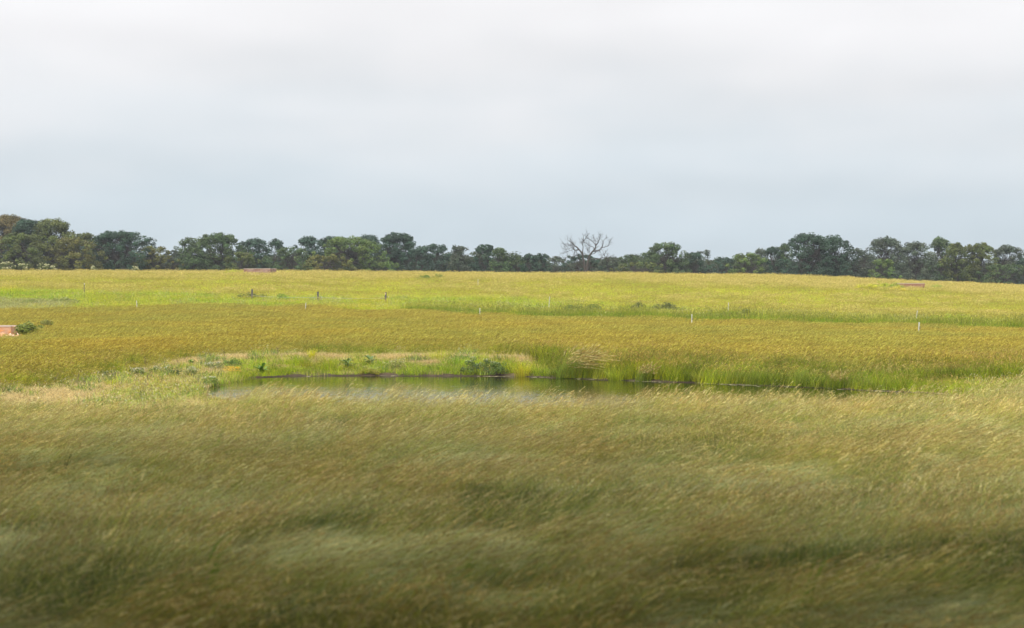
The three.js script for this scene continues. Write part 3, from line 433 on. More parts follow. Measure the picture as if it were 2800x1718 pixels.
// dead tree
{
  const d = 306, base = at3(1603, d), k = d / LENS / 9.45, r = rngOf(321), t = thing('dead_tree', 'bare dead tree with twisting grey branches standing alone on the ridge', 'tree', base), T = new Tubes(6), W = new Tubes(3);
  const depth = {}, conv = ([x, y], z) => [(x - 985) * k, (1345 - y) * k - 0.15, z];
  const L = [
    ['a', 0.26, 0.03, 0.25, [[975, 1350], [955, 1200], [945, 1080], [930, 950], [905, 850], [890, 760], [865, 690], [800, 610], [740, 545], [690, 515], [640, 470], [600, 430], [555, 395], [515, 375]]],
    ['b', 0.25, 0.03, -0.3, [[990, 1350], [990, 1150], [1005, 1020], [1030, 920], [1060, 820], [1085, 745], [1150, 655], [1195, 610], [1220, 560], [1240, 490], [1290, 440], [1310, 380], [1340, 330], [1325, 270]]],
    ['c', 0.10, 0.025, 0.5, [[885, 700], [893, 640], [905, 540], [890, 480], [905, 400], [915, 350], [905, 290], [912, 245]]], ['d', 0.05, 0.02, 0.4, [[908, 395], [945, 350], [975, 310], [1000, 260]]],
    ['e', 0.09, 0.025, 0.6, [[800, 612], [740, 620], [690, 630], [655, 570], [630, 525], [560, 515], [490, 520], [410, 470]]], ['f', 0.06, 0.02, 0.9, [[690, 630], [640, 585], [590, 565], [510, 605], [430, 600]]], ['g', 0.05, 0.02, 0.8, [[660, 605], [600, 625], [540, 645], [470, 670], [425, 695]]],
    ['h', 0.13, 0.025, -0.6, [[1150, 655], [1230, 640], [1310, 625], [1370, 575], [1410, 510], [1425, 440], [1440, 370], [1480, 320]]], ['i', 0.07, 0.02, -0.8, [[1385, 555], [1440, 548], [1500, 525], [1560, 512], [1580, 450], [1600, 405]]],
    ['j', 0.06, 0.02, -0.4, [[1185, 605], [1165, 540], [1110, 525], [1060, 505], [1020, 465], [960, 430], [925, 435]]], ['k', 0.07, 0.02, -0.7, [[1235, 500], [1195, 450], [1160, 400], [1115, 355], [1060, 335]]], ['l', 0.05, 0.02, -0.2, [[1222, 500], [1215, 420], [1225, 360], [1190, 320]]],
    ['m', 0.10, 0.025, -0.9, [[1075, 830], [1150, 855], [1240, 850], [1330, 842], [1400, 820], [1470, 825], [1550, 840], [1600, 870], [1665, 885]]], ['n', 0.04, 0.02, -1, [[1455, 818], [1470, 760], [1465, 710]]], ['o', 0.04, 0.02, -0.9, [[1545, 838], [1580, 800], [1625, 775]]], ['p', 0.04, 0.02, -1, [[1480, 838], [1500, 900], [1545, 925], [1580, 900]]],
    ['q', 0.08, 0.03, -0.5, [[1085, 860], [1105, 940], [1110, 1010], [1122, 1090]]], ['r', 0.08, 0.02, 0.7, [[925, 985], [870, 930], [815, 890], [795, 810], [745, 770], [705, 765], [640, 825], [550, 795], [455, 825]]], ['s', 0.04, 0.015, 0.8, [[700, 765], [672, 720], [675, 650]]], ['t', 0.035, 0.015, 0.7, [[722, 765], [728, 700], [722, 650]]],
    ['u', 0.08, 0.02, 0.9, [[945, 1100], [880, 1060], [800, 1010], [710, 988], [590, 975]]], ['v', 0.09, 0.02, 1.1, [[950, 1300], [850, 1290], [730, 1285], [660, 1255], [610, 1150], [540, 1040], [440, 960], [340, 925], [300, 932]]], ['w', 0.06, 0.02, 1.2, [[600, 1155], [540, 1150], [480, 1160]]],
    ['x', 0.08, 0.025, -1.0, [[1000, 1290], [1080, 1295], [1150, 1260], [1215, 1225], [1270, 1245], [1325, 1250]]], ['y', 0.07, 0.02, 1.3, [[930, 1310], [800, 1275], [650, 1290], [500, 1265], [360, 1265]]], ['z', 0.05, 0.02, 0.2, [[1060, 805], [1010, 775], [960, 750], [930, 750]]],
    ['aa', 0.06, 0.02, -0.6, [[1105, 735], [1170, 715], [1225, 690], [1240, 640]]], ['bb', 0.04, 0.015, 0.1, [[1045, 800], [1030, 720], [1035, 660], [1020, 600]]], ['cc', 0.04, 0.015, -0.1, [[1075, 760], [1070, 690], [1075, 625]]], ['dd', 0.05, 0.02, -1.2, [[1320, 628], [1360, 670], [1395, 720]]], ['ee', 0.07, 0.03, -0.9, [[1000, 1250], [1050, 1180], [1110, 1140], [1160, 1160]]],
    ['ff', 0.05, 0.02, 0.9, [[960, 1260], [860, 1200], [800, 1190], [720, 1220]]],
  ];
  const twig = (p, dir, len, rad, lev) => {
    const q = [p]; let v = dir.slice(), c = p; const n = 4;
    for (let i = 0; i < n; i++) { v = [v[0] + (r() - 0.5) * 0.7, v[1] + (r() - 0.4) * 0.55, v[2] + (r() - 0.5) * 0.6]; const l = Math.hypot(...v); v = v.map((e) => e / l); c = [c[0] + v[0] * len / n, c[1] + v[1] * len / n, c[2] + v[2] * len / n]; q.push(c); if (lev > 0 && r() < 0.75) twig(c, [v[0] + (r() - 0.5) * 1.8, v[1] + (r() - 0.5) * 1.6, v[2] + (r() - 0.5) * 1.4], len * (0.45 + 0.2 * r()), rad * 0.62, lev - 1); }
    W.add(q, q.map((_, i) => lerp(rad, rad * 0.45, i / n)));
  };
  for (const [id, r0, r1, z, pts] of L) {
    const m = pts.length, P = pts.map((p, i) => conv(p, z * Math.min(1, (i / (m - 1)) * 1.4) * 1.4 + (r() - 0.5) * 0.08));
    const c = new THREE.CatmullRomCurve3(P.map((p) => new THREE.Vector3(...p))), n = m * 3, Q = c.getPoints(n).map((p) => [p.x + (r() - 0.5) * 0.03, p.y + (r() - 0.5) * 0.03, p.z]);
    T.add(Q, Q.map((_, i) => lerp(r0, r1, Math.pow(i / n, 0.75)) * (0.92 + 0.16 * r())), r0 > 0.15 ? 8 : 5);
    const from = r0 > 0.2 ? 0.55 : 0.35;
    for (let i = Math.floor(n * from); i <= n; i++) if (r() < 0.68 || i === n) { const a = Q[Math.max(0, i - 1)], b = Q[Math.min(n, i)], v = [b[0] - a[0], b[1] - a[1], b[2] - a[2]], l = Math.hypot(...v) || 1; twig(b, [v[0] / l + (r() - 0.5) * 1.9, v[1] / l + 0.35 + (r() - 0.5) * 1.4, v[2] / l + (r() - 0.5) * 1.4], 0.4 + 0.5 * r(), 0.02, 2); }
  }
  const dead = mat({ color: new THREE.Color().setRGB(0.062, 0.053, 0.047), roughness: 1 });
  part('trunk', T.geo(), dead, t); part('twigs', W.geo(), dead, t);
}

// ---------------------------------------------------------------- fence
const oldWood = mat({ color: 0xffffff, vertexColors: true, roughness: 1 }), whitePlastic = mat({ color: new THREE.Color().setRGB(0.55, 0.55, 0.50), roughness: 0.5 }), darkMetal = mat({ color: new THREE.Color().setRGB(0.05, 0.05, 0.05), roughness: 0.6 });
function woodPost(px, base, d, h, rad, lean, label, seed, patch) {
  const r = rngOf(seed), x = (px - 1400) / LENS * d, y = groundHeight(x, d), t = thing('fence_post', label, 'fence post', [x, y, -d], 'weathered timber fence posts'), top = EYE + (HORIZON - base) / LENS * d + h - y;
  const g = new THREE.CylinderGeometry(rad * 0.95, rad * 1.05, top + 0.4, 12, 10), p = g.attributes.position, col = new Float32Array(p.count * 3);
  for (let i = 0; i < p.count; i++) { const X = p.getX(i), Y = p.getY(i), Z = p.getZ(i), n = 1 + 0.07 * noiseA(X * 9 + seed, Y * 3 + Z * 9); p.setXYZ(i, X * n + lean * (Y + top / 2), Y + (top - 0.4) / 2, Z * n); const v = clamp(0.11 + 0.07 * noiseB(X * 14 + seed, Y * 4.5), 0.03, 0.25); col.set([v * 1.05, v * 0.93, v * 0.78], i * 3); }
  g.setAttribute('color', new THREE.BufferAttribute(col, 3)); g.computeVertexNormals(); part('post', g, oldWood, t);
  for (const [side, hy, w] of patch ?? []) {
    const b = new THREE.BoxGeometry(w, 0.035, 0.035); b.translate(side * (rad + w / 2 - 0.01) + lean * hy, hy, 0.02); part('insulator_bracket', b, darkMetal, t);
    const s = new THREE.SphereGeometry(0.045, 8, 6); s.scale(1, 1.25, 1); s.translate(side * (rad + w + 0.03) + lean * hy, hy + 0.01, 0.02); part('insulator', s, whitePlastic, t);
  }
  return [x + lean * (top - 0.4), y, -d, top];
}
const pA = woodPost(688, 818, 207, 1.12, 0.115, 0.03, 'dark leaning timber fence post, leftmost of the three timber posts', 71, [[-1, 0.72, 0.34]]);
const pB = woodPost(869, 824, 207, 1.08, 0.125, 0.0, 'grey timber fence post with side brackets, middle of the three timber posts', 72, [[-1, 0.78, 0.3], [1, 0.82, 0.28], [1, 0.58, 0.3], [-1, 0.58, 0.22]]);
const pC = woodPost(1053, 825, 207, 1.07, 0.11, 0.04, 'timber fence post with a pale chip near its top, rightmost of the three', 73, [[1, 0.95, 0.2], [-1, 0.78, 0.5]]);
{
  const chip = new THREE.BoxGeometry(0.11, 0.2, 0.02); chip.translate(0.02, pC[3] - 0.18, 0.115); part('split_wood', chip, mat({ color: new THREE.Color().setRGB(0.62, 0.46, 0.26) }), scene.children.find((o) => o.userData.label?.startsWith('timber fence post with a pale chip')));
  const rope = mat({ color: new THREE.Color().setRGB(0.45, 0.47, 0.45), roughness: 0.7 });
  const span = (a, b, ya, yb, sag, label) => { const T = new Tubes(5), P = []; for (let i = 0; i <= 24; i++) { const t = i / 24; P.push([lerp(a[0], b[0], t), lerp(a[1] + ya, b[1] + yb, t) - sag * Math.sin(Math.PI * t), lerp(a[2], b[2], t) + 0.16]); } T.add(P, P.map(() => 0.011)); const m = part(numbered('fence_rope'), T.geo(), rope, scene); tag(m, label, 'rope', 'fence ropes'); };
  span(pA, pB, 0.80, 0.78, 0.08, 'white fence rope sagging between the left and middle timber posts'); span(pB, pC, 0.78, 0.82, 0.08, 'white fence rope strung between the middle and right timber posts');
}
{ // steel post
  const d = 212, x = (230 - 1400) / LENS * d, y = groundHeight(x, d), t = thing('steel_post', 'thin dark steel fence post with a white tip, far left of the fence line', 'fence post', [x, y, -d]), top = EYE + (HORIZON - 776) / LENS * d - y;
  const sh = new THREE.Shape([[-0.035, 0], [0.035, 0], [0.035, 0.012], [0.008, 0.014], [0.008, 0.05], [-0.008, 0.05], [-0.008, 0.014], [-0.035, 0.012]].map((p) => new THREE.Vector2(...p)));
  const g = new THREE.ExtrudeGeometry(sh, { depth: top + 0.2, bevelEnabled: false }); g.rotateX(-Math.PI / 2); g.translate(0, -0.3, 0); part('post', g, darkMetal, t);
  const c = new THREE.ExtrudeGeometry(sh, { depth: 0.14, bevelEnabled: false }); c.scale(1.25, 1.25, 1); c.rotateX(-Math.PI / 2); c.translate(0, top - 0.1, 0.006); part('cap', c, whitePlastic, t);
}
// white step-in posts: [column of the top, top row, column of the foot, foot row, distance, label]
[[373, 823, 375, 842, 186, 'short white post in the grey-green grass right of the steel post'], [836, 830, 834, 848, 184, 'white post low in the grass just below the middle timber post'], [1312, 844, 1312, 862, 172, 'short white post at the lower strip edge, left of the leaning white post'], [1307, 765, 1307, 778, 262, 'tiny lone white post high on the bright slope'], [1503, 812, 1500, 840, 207, 'leaning white post left of the dark green grass mound'], [1892, 861, 1892, 886, 165, 'upright white post at the lower edge of the strip, right of the dark green mound'], [1992, 829, 1991, 858, 196, 'tall thin white post standing among dark weeds right of the middle'], [2509, 851, 2502, 884, 180, 'tall leaning white post, upper one of the pair below the right-hand trough'], [2514, 883, 2511, 908, 155, 'shorter white post, lower one of the pair below the right-hand trough']].forEach(([px, py, fx, fy, d, label], i) => {
  const q = onGround(fx, fy, 0.55), x = q[0], y = q[1]; d = -q[2]; const t = thing('white_post', label, 'fence post', [x, y, -d], 'white electric fence posts'), top = Math.max(0.5, EYE + (HORIZON - py) / LENS * d - y), dx = (px - fx) / LENS * d, T = new Tubes(8), cap = new Tubes(8), rad = 0.03;
  T.add([[-dx * 0.3, -0.3, 0], [0, 0, 0], [dx, top, 0]], [rad, rad, rad * 0.92]); part('shaft', T.geo(), whitePlastic, t);
  cap.add([[dx, top - 0.06, 0], [dx, top + 0.02, 0], [dx, top + 0.035, 0]], [rad * 1.15, rad * 1.15, rad * 0.6]); part('cap', cap.geo(), whitePlastic, t);
  const clip = new THREE.TorusGeometry(0.05, 0.012, 5, 10); clip.translate(dx * 0.75 + 0.05, top * 0.75, 0.02); part('wire_clip', clip, darkMetal, t);
});

// ---------------------------------------------------------------- concrete troughs with rubble
function concreteMap(seed, top, low) { return grainTexture(256, seed, (x, y) => { const n = fbm(noiseA, x * 5 + seed, y * 5, 4), st = smooth(0.05, 0.5, fbm(noiseC, x * 3 + seed, y * 2.2, 3) + 0.15), v = 1 + 0.28 * n + 0.15 * noiseB(x * 40, y * 40); return [0, 1, 2].map((c) => 255 * clamp(lerp(top[c], low[c], st) * v)); }); }
function trough(pos, turn, L, D, H, map, label) {
  const t = thing('concrete_trough', label, 'trough', pos, 'concrete stock troughs', turn), m = mat({ map, roughness: 0.95, bumpMap: map, bumpScale: 0.006 }), w = 0.14;
  const box = (name, a, b, c, x, y, z) => { const g = new THREE.BoxGeometry(a, b, c, 6, 3, 1), p = g.attributes.position; for (let i = 0; i < p.count; i++) p.setY(i, p.getY(i) + 0.012 * noiseA(p.getX(i) * 3 + x, p.getZ(i) * 5 + z)); g.translate(x, y, z); part(name, g, m, t); };
  box('front_wall', L, H + 0.4, w, 0, H / 2 - 0.2, D / 2); box('back_wall', L, H + 0.396, w, 0, H / 2 - 0.2, -D / 2); box('end_wall', w, H + 0.39, D - w, -L / 2 + w / 2, H / 2 - 0.2, 0); box('end_wall', w, H + 0.39, D - w, L / 2 - w / 2, H / 2 - 0.2, 0); box('floor_slab', L - 2 * w, 0.1, D - w, 0, 0.1, 0);
  const cm = mat({ color: new THREE.Color().setRGB(0.5, 0.42, 0.36), roughness: 1 }); for (const e of [-1, 1]) { const g = new THREE.BoxGeometry(L + 0.06, 0.06, w + 0.08); g.translate(0, H + 0.03, e * D / 2); part('coping', g, cm, t); }
  return t;
}
const stoneGeo = [0, 1, 2].map((k) => { const g = new THREE.IcosahedronGeometry(1, 2), p = g.attributes.position; for (let i = 0; i < p.count; i++) { const x = p.getX(i), y = p.getY(i), z = p.getZ(i), f = 1 + 0.28 * noiseA(x * 1.3 + k * 5, y * 1.3 + z * 1.7); p.setXYZ(i, x * f, y * f * 0.7, z * f * 0.9); } g.computeVertexNormals(); return g; });
const stoneMat = [[0.62, 0.36, 0.20], [0.70, 0.52, 0.38], [0.52, 0.24, 0.11]].map((c) => mat({ color: new THREE.Color().setRGB(...c), roughness: 1 }));
function stones(list, cx, cd, label, group) { list.forEach(([dx, dz, s, k], i) => { const x = cx + dx, d = cd - dz, m = part(numbered('stone'), stoneGeo[i % 3], stoneMat[k], scene); m.position.set(x, groundHeight(x, d) + s * 0.35, -d); m.scale.setScalar(s); m.rotation.set(i, i * 2.1, 0); tag(m, label(i), 'stone', group); }); }
{
  const d1 = 112.5, p1 = at3(-36, d1), top1 = EYE + (HORIZON - 893) / LENS * d1; // left
  trough([p1[0], p1[1], p1[2]], 0.0, 3.4, 1.6, top1 - p1[1], concreteMap(3, [0.46, 0.28, 0.18], [0.52, 0.23, 0.085]), 'orange-stained concrete trough cut by the left edge of the view');
  const r = rngOf(88), L = []; for (let i = 0; i < 30; i++) L.push([r() * 2.0 - 0.5, 0.95 + r() * 1.6, 0.07 + 0.11 * r() * r(), Math.floor(r() * 3)]);
  const cx = at3(8, d1)[0]; stones([[0.32, 0.98, 0.13, 1]], cx, d1, () => 'pale block resting against the orange-stained trough'); stones(L, cx, d1, () => 'small orange stone in the rubble before the left-edge trough', 'rubble stones before the left-edge trough');
  const p2 = onGround(711, 746, 0.6), d2 = -p2[2], top2 = EYE + (HORIZON - 736) / LENS * d2; trough(p2, -0.42, 4.9, 1.7, top2 - p2[1], concreteMap(5, [0.29, 0.19, 0.15], [0.22, 0.12, 0.085]), 'brownish concrete trough on the ridge below the round green crown');
  const q2 = onGround(692, 749, 0.5), e2 = -q2[2] - 0.6; stones([[0, 0.6, 0.5, 1]], q2[0], e2, () => 'larger pale pink boulder before the ridge trough'); stones([[0.85, 0.7, 0.44, 1]], q2[0], e2, () => 'smaller pale boulder right of the pink one before the ridge trough'); stones([[0.3, 1.3, 0.3, 2], [0.62, 1.2, 0.26, 2]], q2[0], e2, () => 'rusty stone at the foot of the pale boulders', 'rusty stones before the ridge trough');
  const p3 = onGround(2489, 787, 0.5), d3 = -p3[2], top3 = EYE + (HORIZON - 776) / LENS * d3; trough(p3, -0.2, 4.3, 1.7, top3 - p3[1], concreteMap(7, [0.26, 0.14, 0.09], [0.19, 0.085, 0.05]), 'reddish concrete trough among lush weeds on the right slope');
}

// ---------------------------------------------------------------- wood edge behind the camera, which shades the near hay
[[-33, 2.5, 21, 15], [-22, 3, 23, 14], [-12, 2, 25, 14], [-2.5, 3, 24, 14], [7, 2, 25, 14], [17, 3, 23, 14], [28, 2.5, 22, 15], [-9.5, -5, 22, 17], [9.5, -5, 22.5, 17], [-11.5, -14, 21.5, 17], [12, -14, 22, 17]].forEach(([x, z, h, w], i) => {
  const y = groundHeight(x, -z), t = i < 7 ? 'tall shade tree behind the viewpoint, ' + ['first', 'second', 'third', 'fourth', 'fifth', 'sixth', 'seventh'][i] + ' from the left of the row' : 'tall shade tree beside the near hay, ' + ['nearer one on the left', 'nearer one on the right', 'farther one on the left', 'farther one on the right'][i - 7];
  growTree([x, y, z], h, w, 'green', 1, i < 7 ? 0.32 : 0.46, t, 90 + i, 'trees behind the viewpoint', 0.5);
});

// ---------------------------------------------------------------- weeds and plants
function broadLeaf(s, r, base, az, len, wid, rise, k) {      // one long drooping leaf with a folded midrib
  const n = 4, A = []; for (let i = 0; i <= n; i++) { const t = i / n; A.push([base[0] + Math.cos(az) * len * t * 0.85, base[1] + rise * len * (t - 0.75 * t * t) + 0.1 * len * t, base[2] + Math.sin(az) * len * t * 0.85, wid * Math.sin(Math.PI * Math.min(0.97, 0.12 + 0.88 * t)) * (0.85 + 0.3 * r())]); }
  const sx = -Math.sin(az), sz = Math.cos(az);
  for (let i = 0; i < n; i++) for (const e of [-1, 1]) { const a = A[i], b = A[i + 1]; s.quad([a[0], a[1], a[2]], [a[0] + sx * e * a[3] / 2, a[1] + a[3] * 0.18, a[2] + sz * e * a[3] / 2], [b[0] + sx * e * b[3] / 2, b[1] + b[3] * 0.18, b[2] + sz * e * b[3] / 2], [b[0], b[1], b[2]], k); }
}
const plantMat = leafy(0.3, { roughness: 0.6, specularIntensity: 0.6 });
// docks: [column, foot row, height px, width px, leaf colour, label]
[[716, 1027, 34, 50, [0.15, 0.29, 0.04], 'dark green dock plant at the left end of the far bank, overhanging the water'], [948, 1012, 34, 44, [0.16, 0.26, 0.065], 'blue-green dock plant with big curled leaves, middle of the far bank'], [1012, 1003, 28, 46, [0.16, 0.25, 0.065], 'blue-green dock plant with upright leaves, right of the curled-leaf dock'], [521, 1003, 24, 30, [0.14, 0.26, 0.03], 'bright green broad-leaved plant at the top of the left bank']].forEach(([px, py, h, w, c, label], i) => {
  const r = rngOf(150 + i), p = onGround(px, py), s = -p[2] / LENS, t = thing('dock_plant', label, 'plant', p, 'broad-leaved dock plants on the bank'), T = new Tubes(5);
  T.add([[0, -0.05, 0], [0.02, h * s * 0.35, 0], [0.05, h * s * 0.7, 0]], [0.014, 0.01, 0.006]); part('stem', T.geo(), mat({ color: new THREE.Color().setRGB(0.25, 0.2, 0.06) }), t);
  const n = 15; for (let k = 0; k < n; k++) { const S = new Soup(), v = 0.75 + 0.6 * r(); broadLeaf(S, r, [0, h * s * (0.05 + 0.5 * r()), 0], r() * 6.28, w * s * (0.42 + 0.3 * r()), w * s * 0.2, 0.9 + 0.7 * r(), [c[0] * v, c[1] * v, c[2] * v]); part('leaf', S.geo(), plantMat, t); }
});
// leafy bushes on the bank: [column, foot row, height px, width px, leaf colour, blossom colour or null, leaf size, label]
[[1310, 1024, 36, 92, [0.10, 0.17, 0.06], [0.62, 0.64, 0.46], 0.06, 'wide pale-topped bramble bush hanging over the far bank'], [1362, 1026, 34, 44, [0.13, 0.22, 0.05], null, 0.06, 'green bush just right of the pale-topped bramble'], [1085, 1012, 20, 44, [0.30, 0.33, 0.14], [0.6, 0.6, 0.42], 0.05, 'silvery tangled bush right of the dock plants'], [1015, 1024, 16, 44, [0.36, 0.37, 0.08], [0.62, 0.60, 0.30], 0.05, 'pale yellow-green bush at the water edge below the upright dock'], [298, 1040, 20, 40, [0.15, 0.20, 0.08], null, 0.05, 'grey-green weed clump, leftmost of those on the left bank'], [375, 1034, 18, 42, [0.13, 0.20, 0.06], [0.62, 0.6, 0.5], 0.05, 'weed clump with white specks, second on the left bank'], [440, 1026, 20, 50, [0.12, 0.22, 0.05], [0.66, 0.64, 0.5], 0.05, 'dark leafy weed clump with white tops, middle of the left bank'], [477, 1036, 20, 28, [0.09, 0.15, 0.05], null, 0.05, 'darkest rounded weed clump on the left bank'], [515, 1032, 18, 56, [0.22, 0.28, 0.12], [0.66, 0.66, 0.5], 0.05, 'pale clover-like clump right of the darkest weed clump'], [570, 1056, 14, 60, [0.16, 0.27, 0.05], [0.6, 0.6, 0.4], 0.05, 'low green clump near the left end of the water'], [585, 1014, 18, 40, [0.17, 0.24, 0.10], [0.6, 0.6, 0.5], 0.05, 'greyish clump left of the yellow flowers'], [630, 1004, 16, 46, [0.14, 0.26, 0.05], null, 0.05, 'green clump above the yellow flowers']].forEach(([px, py, h, w, c, f, ls, label], i) => {
  const r = rngOf(260 + i), p = onGround(px, py), s = -p[2] / LENS, H = h * s * 1.5, R = w * s / 2 * 1.25, t = thing('bank_bush', label, 'bush', p, 'bushes and weed clumps on the bank'), tone = c = [c[0] * 1.1, c[1] * 1.0, c[2] * 0.65], S = new Soup(), F = new Soup(), T = new Tubes(4), n = Math.round(8 + 26 * R);
  for (let k = 0; k < n; k++) { const a = r() * 6.28, q = R * Math.sqrt(r()), dome = 1 - 0.6 * (q / R) ** 2, y = H * dome * (0.25 + 0.7 * r()), cc = [Math.cos(a) * q, y, Math.sin(a) * q * 0.7], v = 0.75 + 0.5 * r(); T.add(limb(r, [cc[0] * 0.3, -0.05, cc[2] * 0.3], cc, 0.02, 0.08, 3), [0.008, 0.006, 0.005, 0.003]); crownLeaves(S, r, cc, 0.13, 0.8, 44, ls, [c[0] * v, c[1] * v, c[2] * v]); if (f && y > H * 0.45) crownLeaves(F, r, [cc[0], y + 0.08, cc[2]], 0.12, 0.3, 12, 0.035, f); }
  part('stem', T.geo(), bark, t); part('leaves', S.geo(), plantMat, t); if (f) part('blossom', F.geo(), plantMat, t);
});
// yellow flowers
{
  const r = rngOf(444), p = onGround(634, 1027), t = thing('yellow_wildflower', 'patch of bright yellow wildflowers near the left end of the water', 'flowers', p), S = new Soup(), F = new Soup();
  for (let k = 0; k < 130; k++) { const u = r() * 2 - 1, x = u * 0.34 + (r() - 0.5) * 0.1, z = u * 0.3 + (r() - 0.5) * 0.35, y = 0.16 + 0.16 * r(); S.quad([x - 0.003, 0, z], [x + 0.003, 0, z], [x + 0.003, y, z], [x - 0.003, y, z], [0.16, 0.25, 0.03]); crownLeaves(F, r, [x, y + 0.01, z], 0.03, 0.4, 6, 0.03, [0.80, 0.50, 0.02]); }
  part('stem', S.geo(), plantMat, t); part('blossom', F.geo(), plantMat, t);
}
// arching grass tussocks on the bank: [column, foot row, height px, width px, lean, colours, tip colours, label]
[[1566, 1036, 50, 110, 0.9, [lin(0.13, 0.21, 0.04), lin(0.17, 0.25, 0.05), lin(0.10, 0.17, 0.04)], true, 'large tussock of seeding grass arching right over the far bank'], [1428, 1032, 28, 56, 0, [lin(0.36, 0.37, 0.05), lin(0.28, 0.33, 0.03)], false, 'yellowish splayed tussock left of the large arching tussock'], [1545, 1036, 20, 62, 0, [lin(0.16, 0.32, 0.05), lin(0.13, 0.27, 0.05)], false, 'bright green sedge at the foot of the large arching tussock'], [1690, 1041, 22, 70, 0, [lin(0.26, 0.36, 0.04), lin(0.20, 0.30, 0.03)], false, 'light green tussock at the water edge right of the arching tussock'], [1925, 1050, 26, 60, 0, [lin(0.28, 0.33, 0.03), lin(0.2, 0.27, 0.03)], false, 'spiky green tussock on the bank below the upright white post'], [2190, 1058, 28, 60, 0.1, [lin(0.17, 0.26, 0.06), lin(0.2, 0.3, 0.07)], false, 'blue-green tussock on the right part of the bank'], [2400, 1068, 26, 50, 0, [lin(0.16, 0.25, 0.04), lin(0.22, 0.30, 0.03)], false, 'deep green tussock near the right end of the water'], [2620, 1078, 22, 44, 0, [lin(0.30, 0.38, 0.03), lin(0.24, 0.33, 0.03)], false, 'bright green tussock at the right tip of the water'], [905, 1012, 22, 36, 0, [lin(0.24, 0.33, 0.03), lin(0.18, 0.28, 0.03)], false, 'upright green tussock left of the curled-leaf dock'], [852, 984, 20, 18, 0, [lin(0.42, 0.46, 0.02), lin(0.36, 0.42, 0.02)], false, 'bright lime tussock at the top of the far bank'], [838, 1010, 16, 30, 0, [lin(0.30, 0.31, 0.02), lin(0.24, 0.27, 0.02)], false, 'olive tussock on the bank below the lime tussock'], [1200, 986, 20, 90, 0, [lin(0.34, 0.42, 0.03), lin(0.24, 0.34, 0.05)], false, 'long green tussock row behind the pale-topped bramble'], [1760, 1044, 26, 60, 0.5, [lin(0.10, 0.17, 0.03), lin(0.14, 0.21, 0.03)], true, 'dark drooping tussock, first right of the large arching one'], [2060, 1054, 26, 70, 0.3, [lin(0.11, 0.18, 0.03), lin(0.16, 0.23, 0.03)], false, 'dark tussock between the spiky and the blue-green tussocks'], [2290, 1063, 24, 70, 0.2, [lin(0.12, 0.19, 0.03), lin(0.18, 0.24, 0.02)], true, 'dusky seeding tussock between the blue-green and deep green tussocks'], [115, 1068, 24, 60, 0.1, [lin(0.17, 0.20, 0.05), lin(0.24, 0.27, 0.05)], false, 'dusky green tussock on the straw at the far left bank'], [305, 1064, 20, 40, 0, [lin(0.32, 0.40, 0.03), lin(0.26, 0.34, 0.03)], false, 'lime green tussock on the straw of the left bank'], [420, 1072, 14, 14, 0, [lin(0.38, 0.40, 0.01), lin(0.33, 0.36, 0.01)], false, 'small yellow-green tuft where the left bank meets the hay']].forEach(([px, py, h, w, lean, cols, seeded, label], i) => {
  const r = rngOf(360 + i), p = onGround(px, py), s = -p[2] / LENS, H = h * s * 1.4, R = w * s / 2 * 1.15, t = thing('grass_tussock', label, 'tussock', p, 'grass tussocks on the bank'), S = new Soup(), F = new Soup(), n = Math.round(140 + 260 * R);
  for (let k = 0; k < n; k++) {
    const a = r() * 6.28, q = Math.sqrt(r()) * 0.7 * R, x = Math.cos(a) * q, z = Math.sin(a) * q * 0.6, L = H * (0.75 + 0.75 * r()), az = lean ? (r() - 0.5) * 1.7 - 0.5 * 0 : a + (r() - 0.5), out = lean ? lean * (0.3 + 0.9 * r()) : 0.25 + 0.8 * r(), c0 = pick(r, cols), c = [c0[0] * 1.35, c0[1] * 1.15, c0[2] * 0.6], ww = 0.009, wx = -Math.sin(az) * ww / 2 + 0.002, wz = Math.cos(az) * ww / 2;
    const at = (u) => [x + Math.cos(az) * out * L * u * u, L * (u - 0.42 * out * u * u * u), z + Math.sin(az) * out * L * u * u]; let A = at(0);
    for (let j = 1; j <= 4; j++) { const B = at(j / 4), f0 = 1 - 0.22 * (j - 1), f1 = 1 - 0.22 * j; S.quad([A[0] - wx * f0, A[1], A[2] - wz * f0], [A[0] + wx * f0, A[1], A[2] + wz * f0], [B[0] + wx * f1, B[1], B[2] + wz * f1], [B[0] - wx * f1, B[1], B[2] - wz * f1], c); A = B; }
    if (seeded && r() < 0.4) { const B = at(0.8), C = at(1.12); for (let j = 0; j < 4; j++) { const m = V(B, C, j / 4), e = V(B, C, (j + 1.3) / 4); F.quad(m, [m[0] + 0.012, m[1] - 0.02, m[2]], e, [m[0] - 0.006, m[1] + 0.012, m[2] + 0.01], pick(r, TAN)); } }
  }
  part('blades', S.geo(), grassMat, t); if (seeded) part('seed_heads', F.geo(), grassMat, t);
});
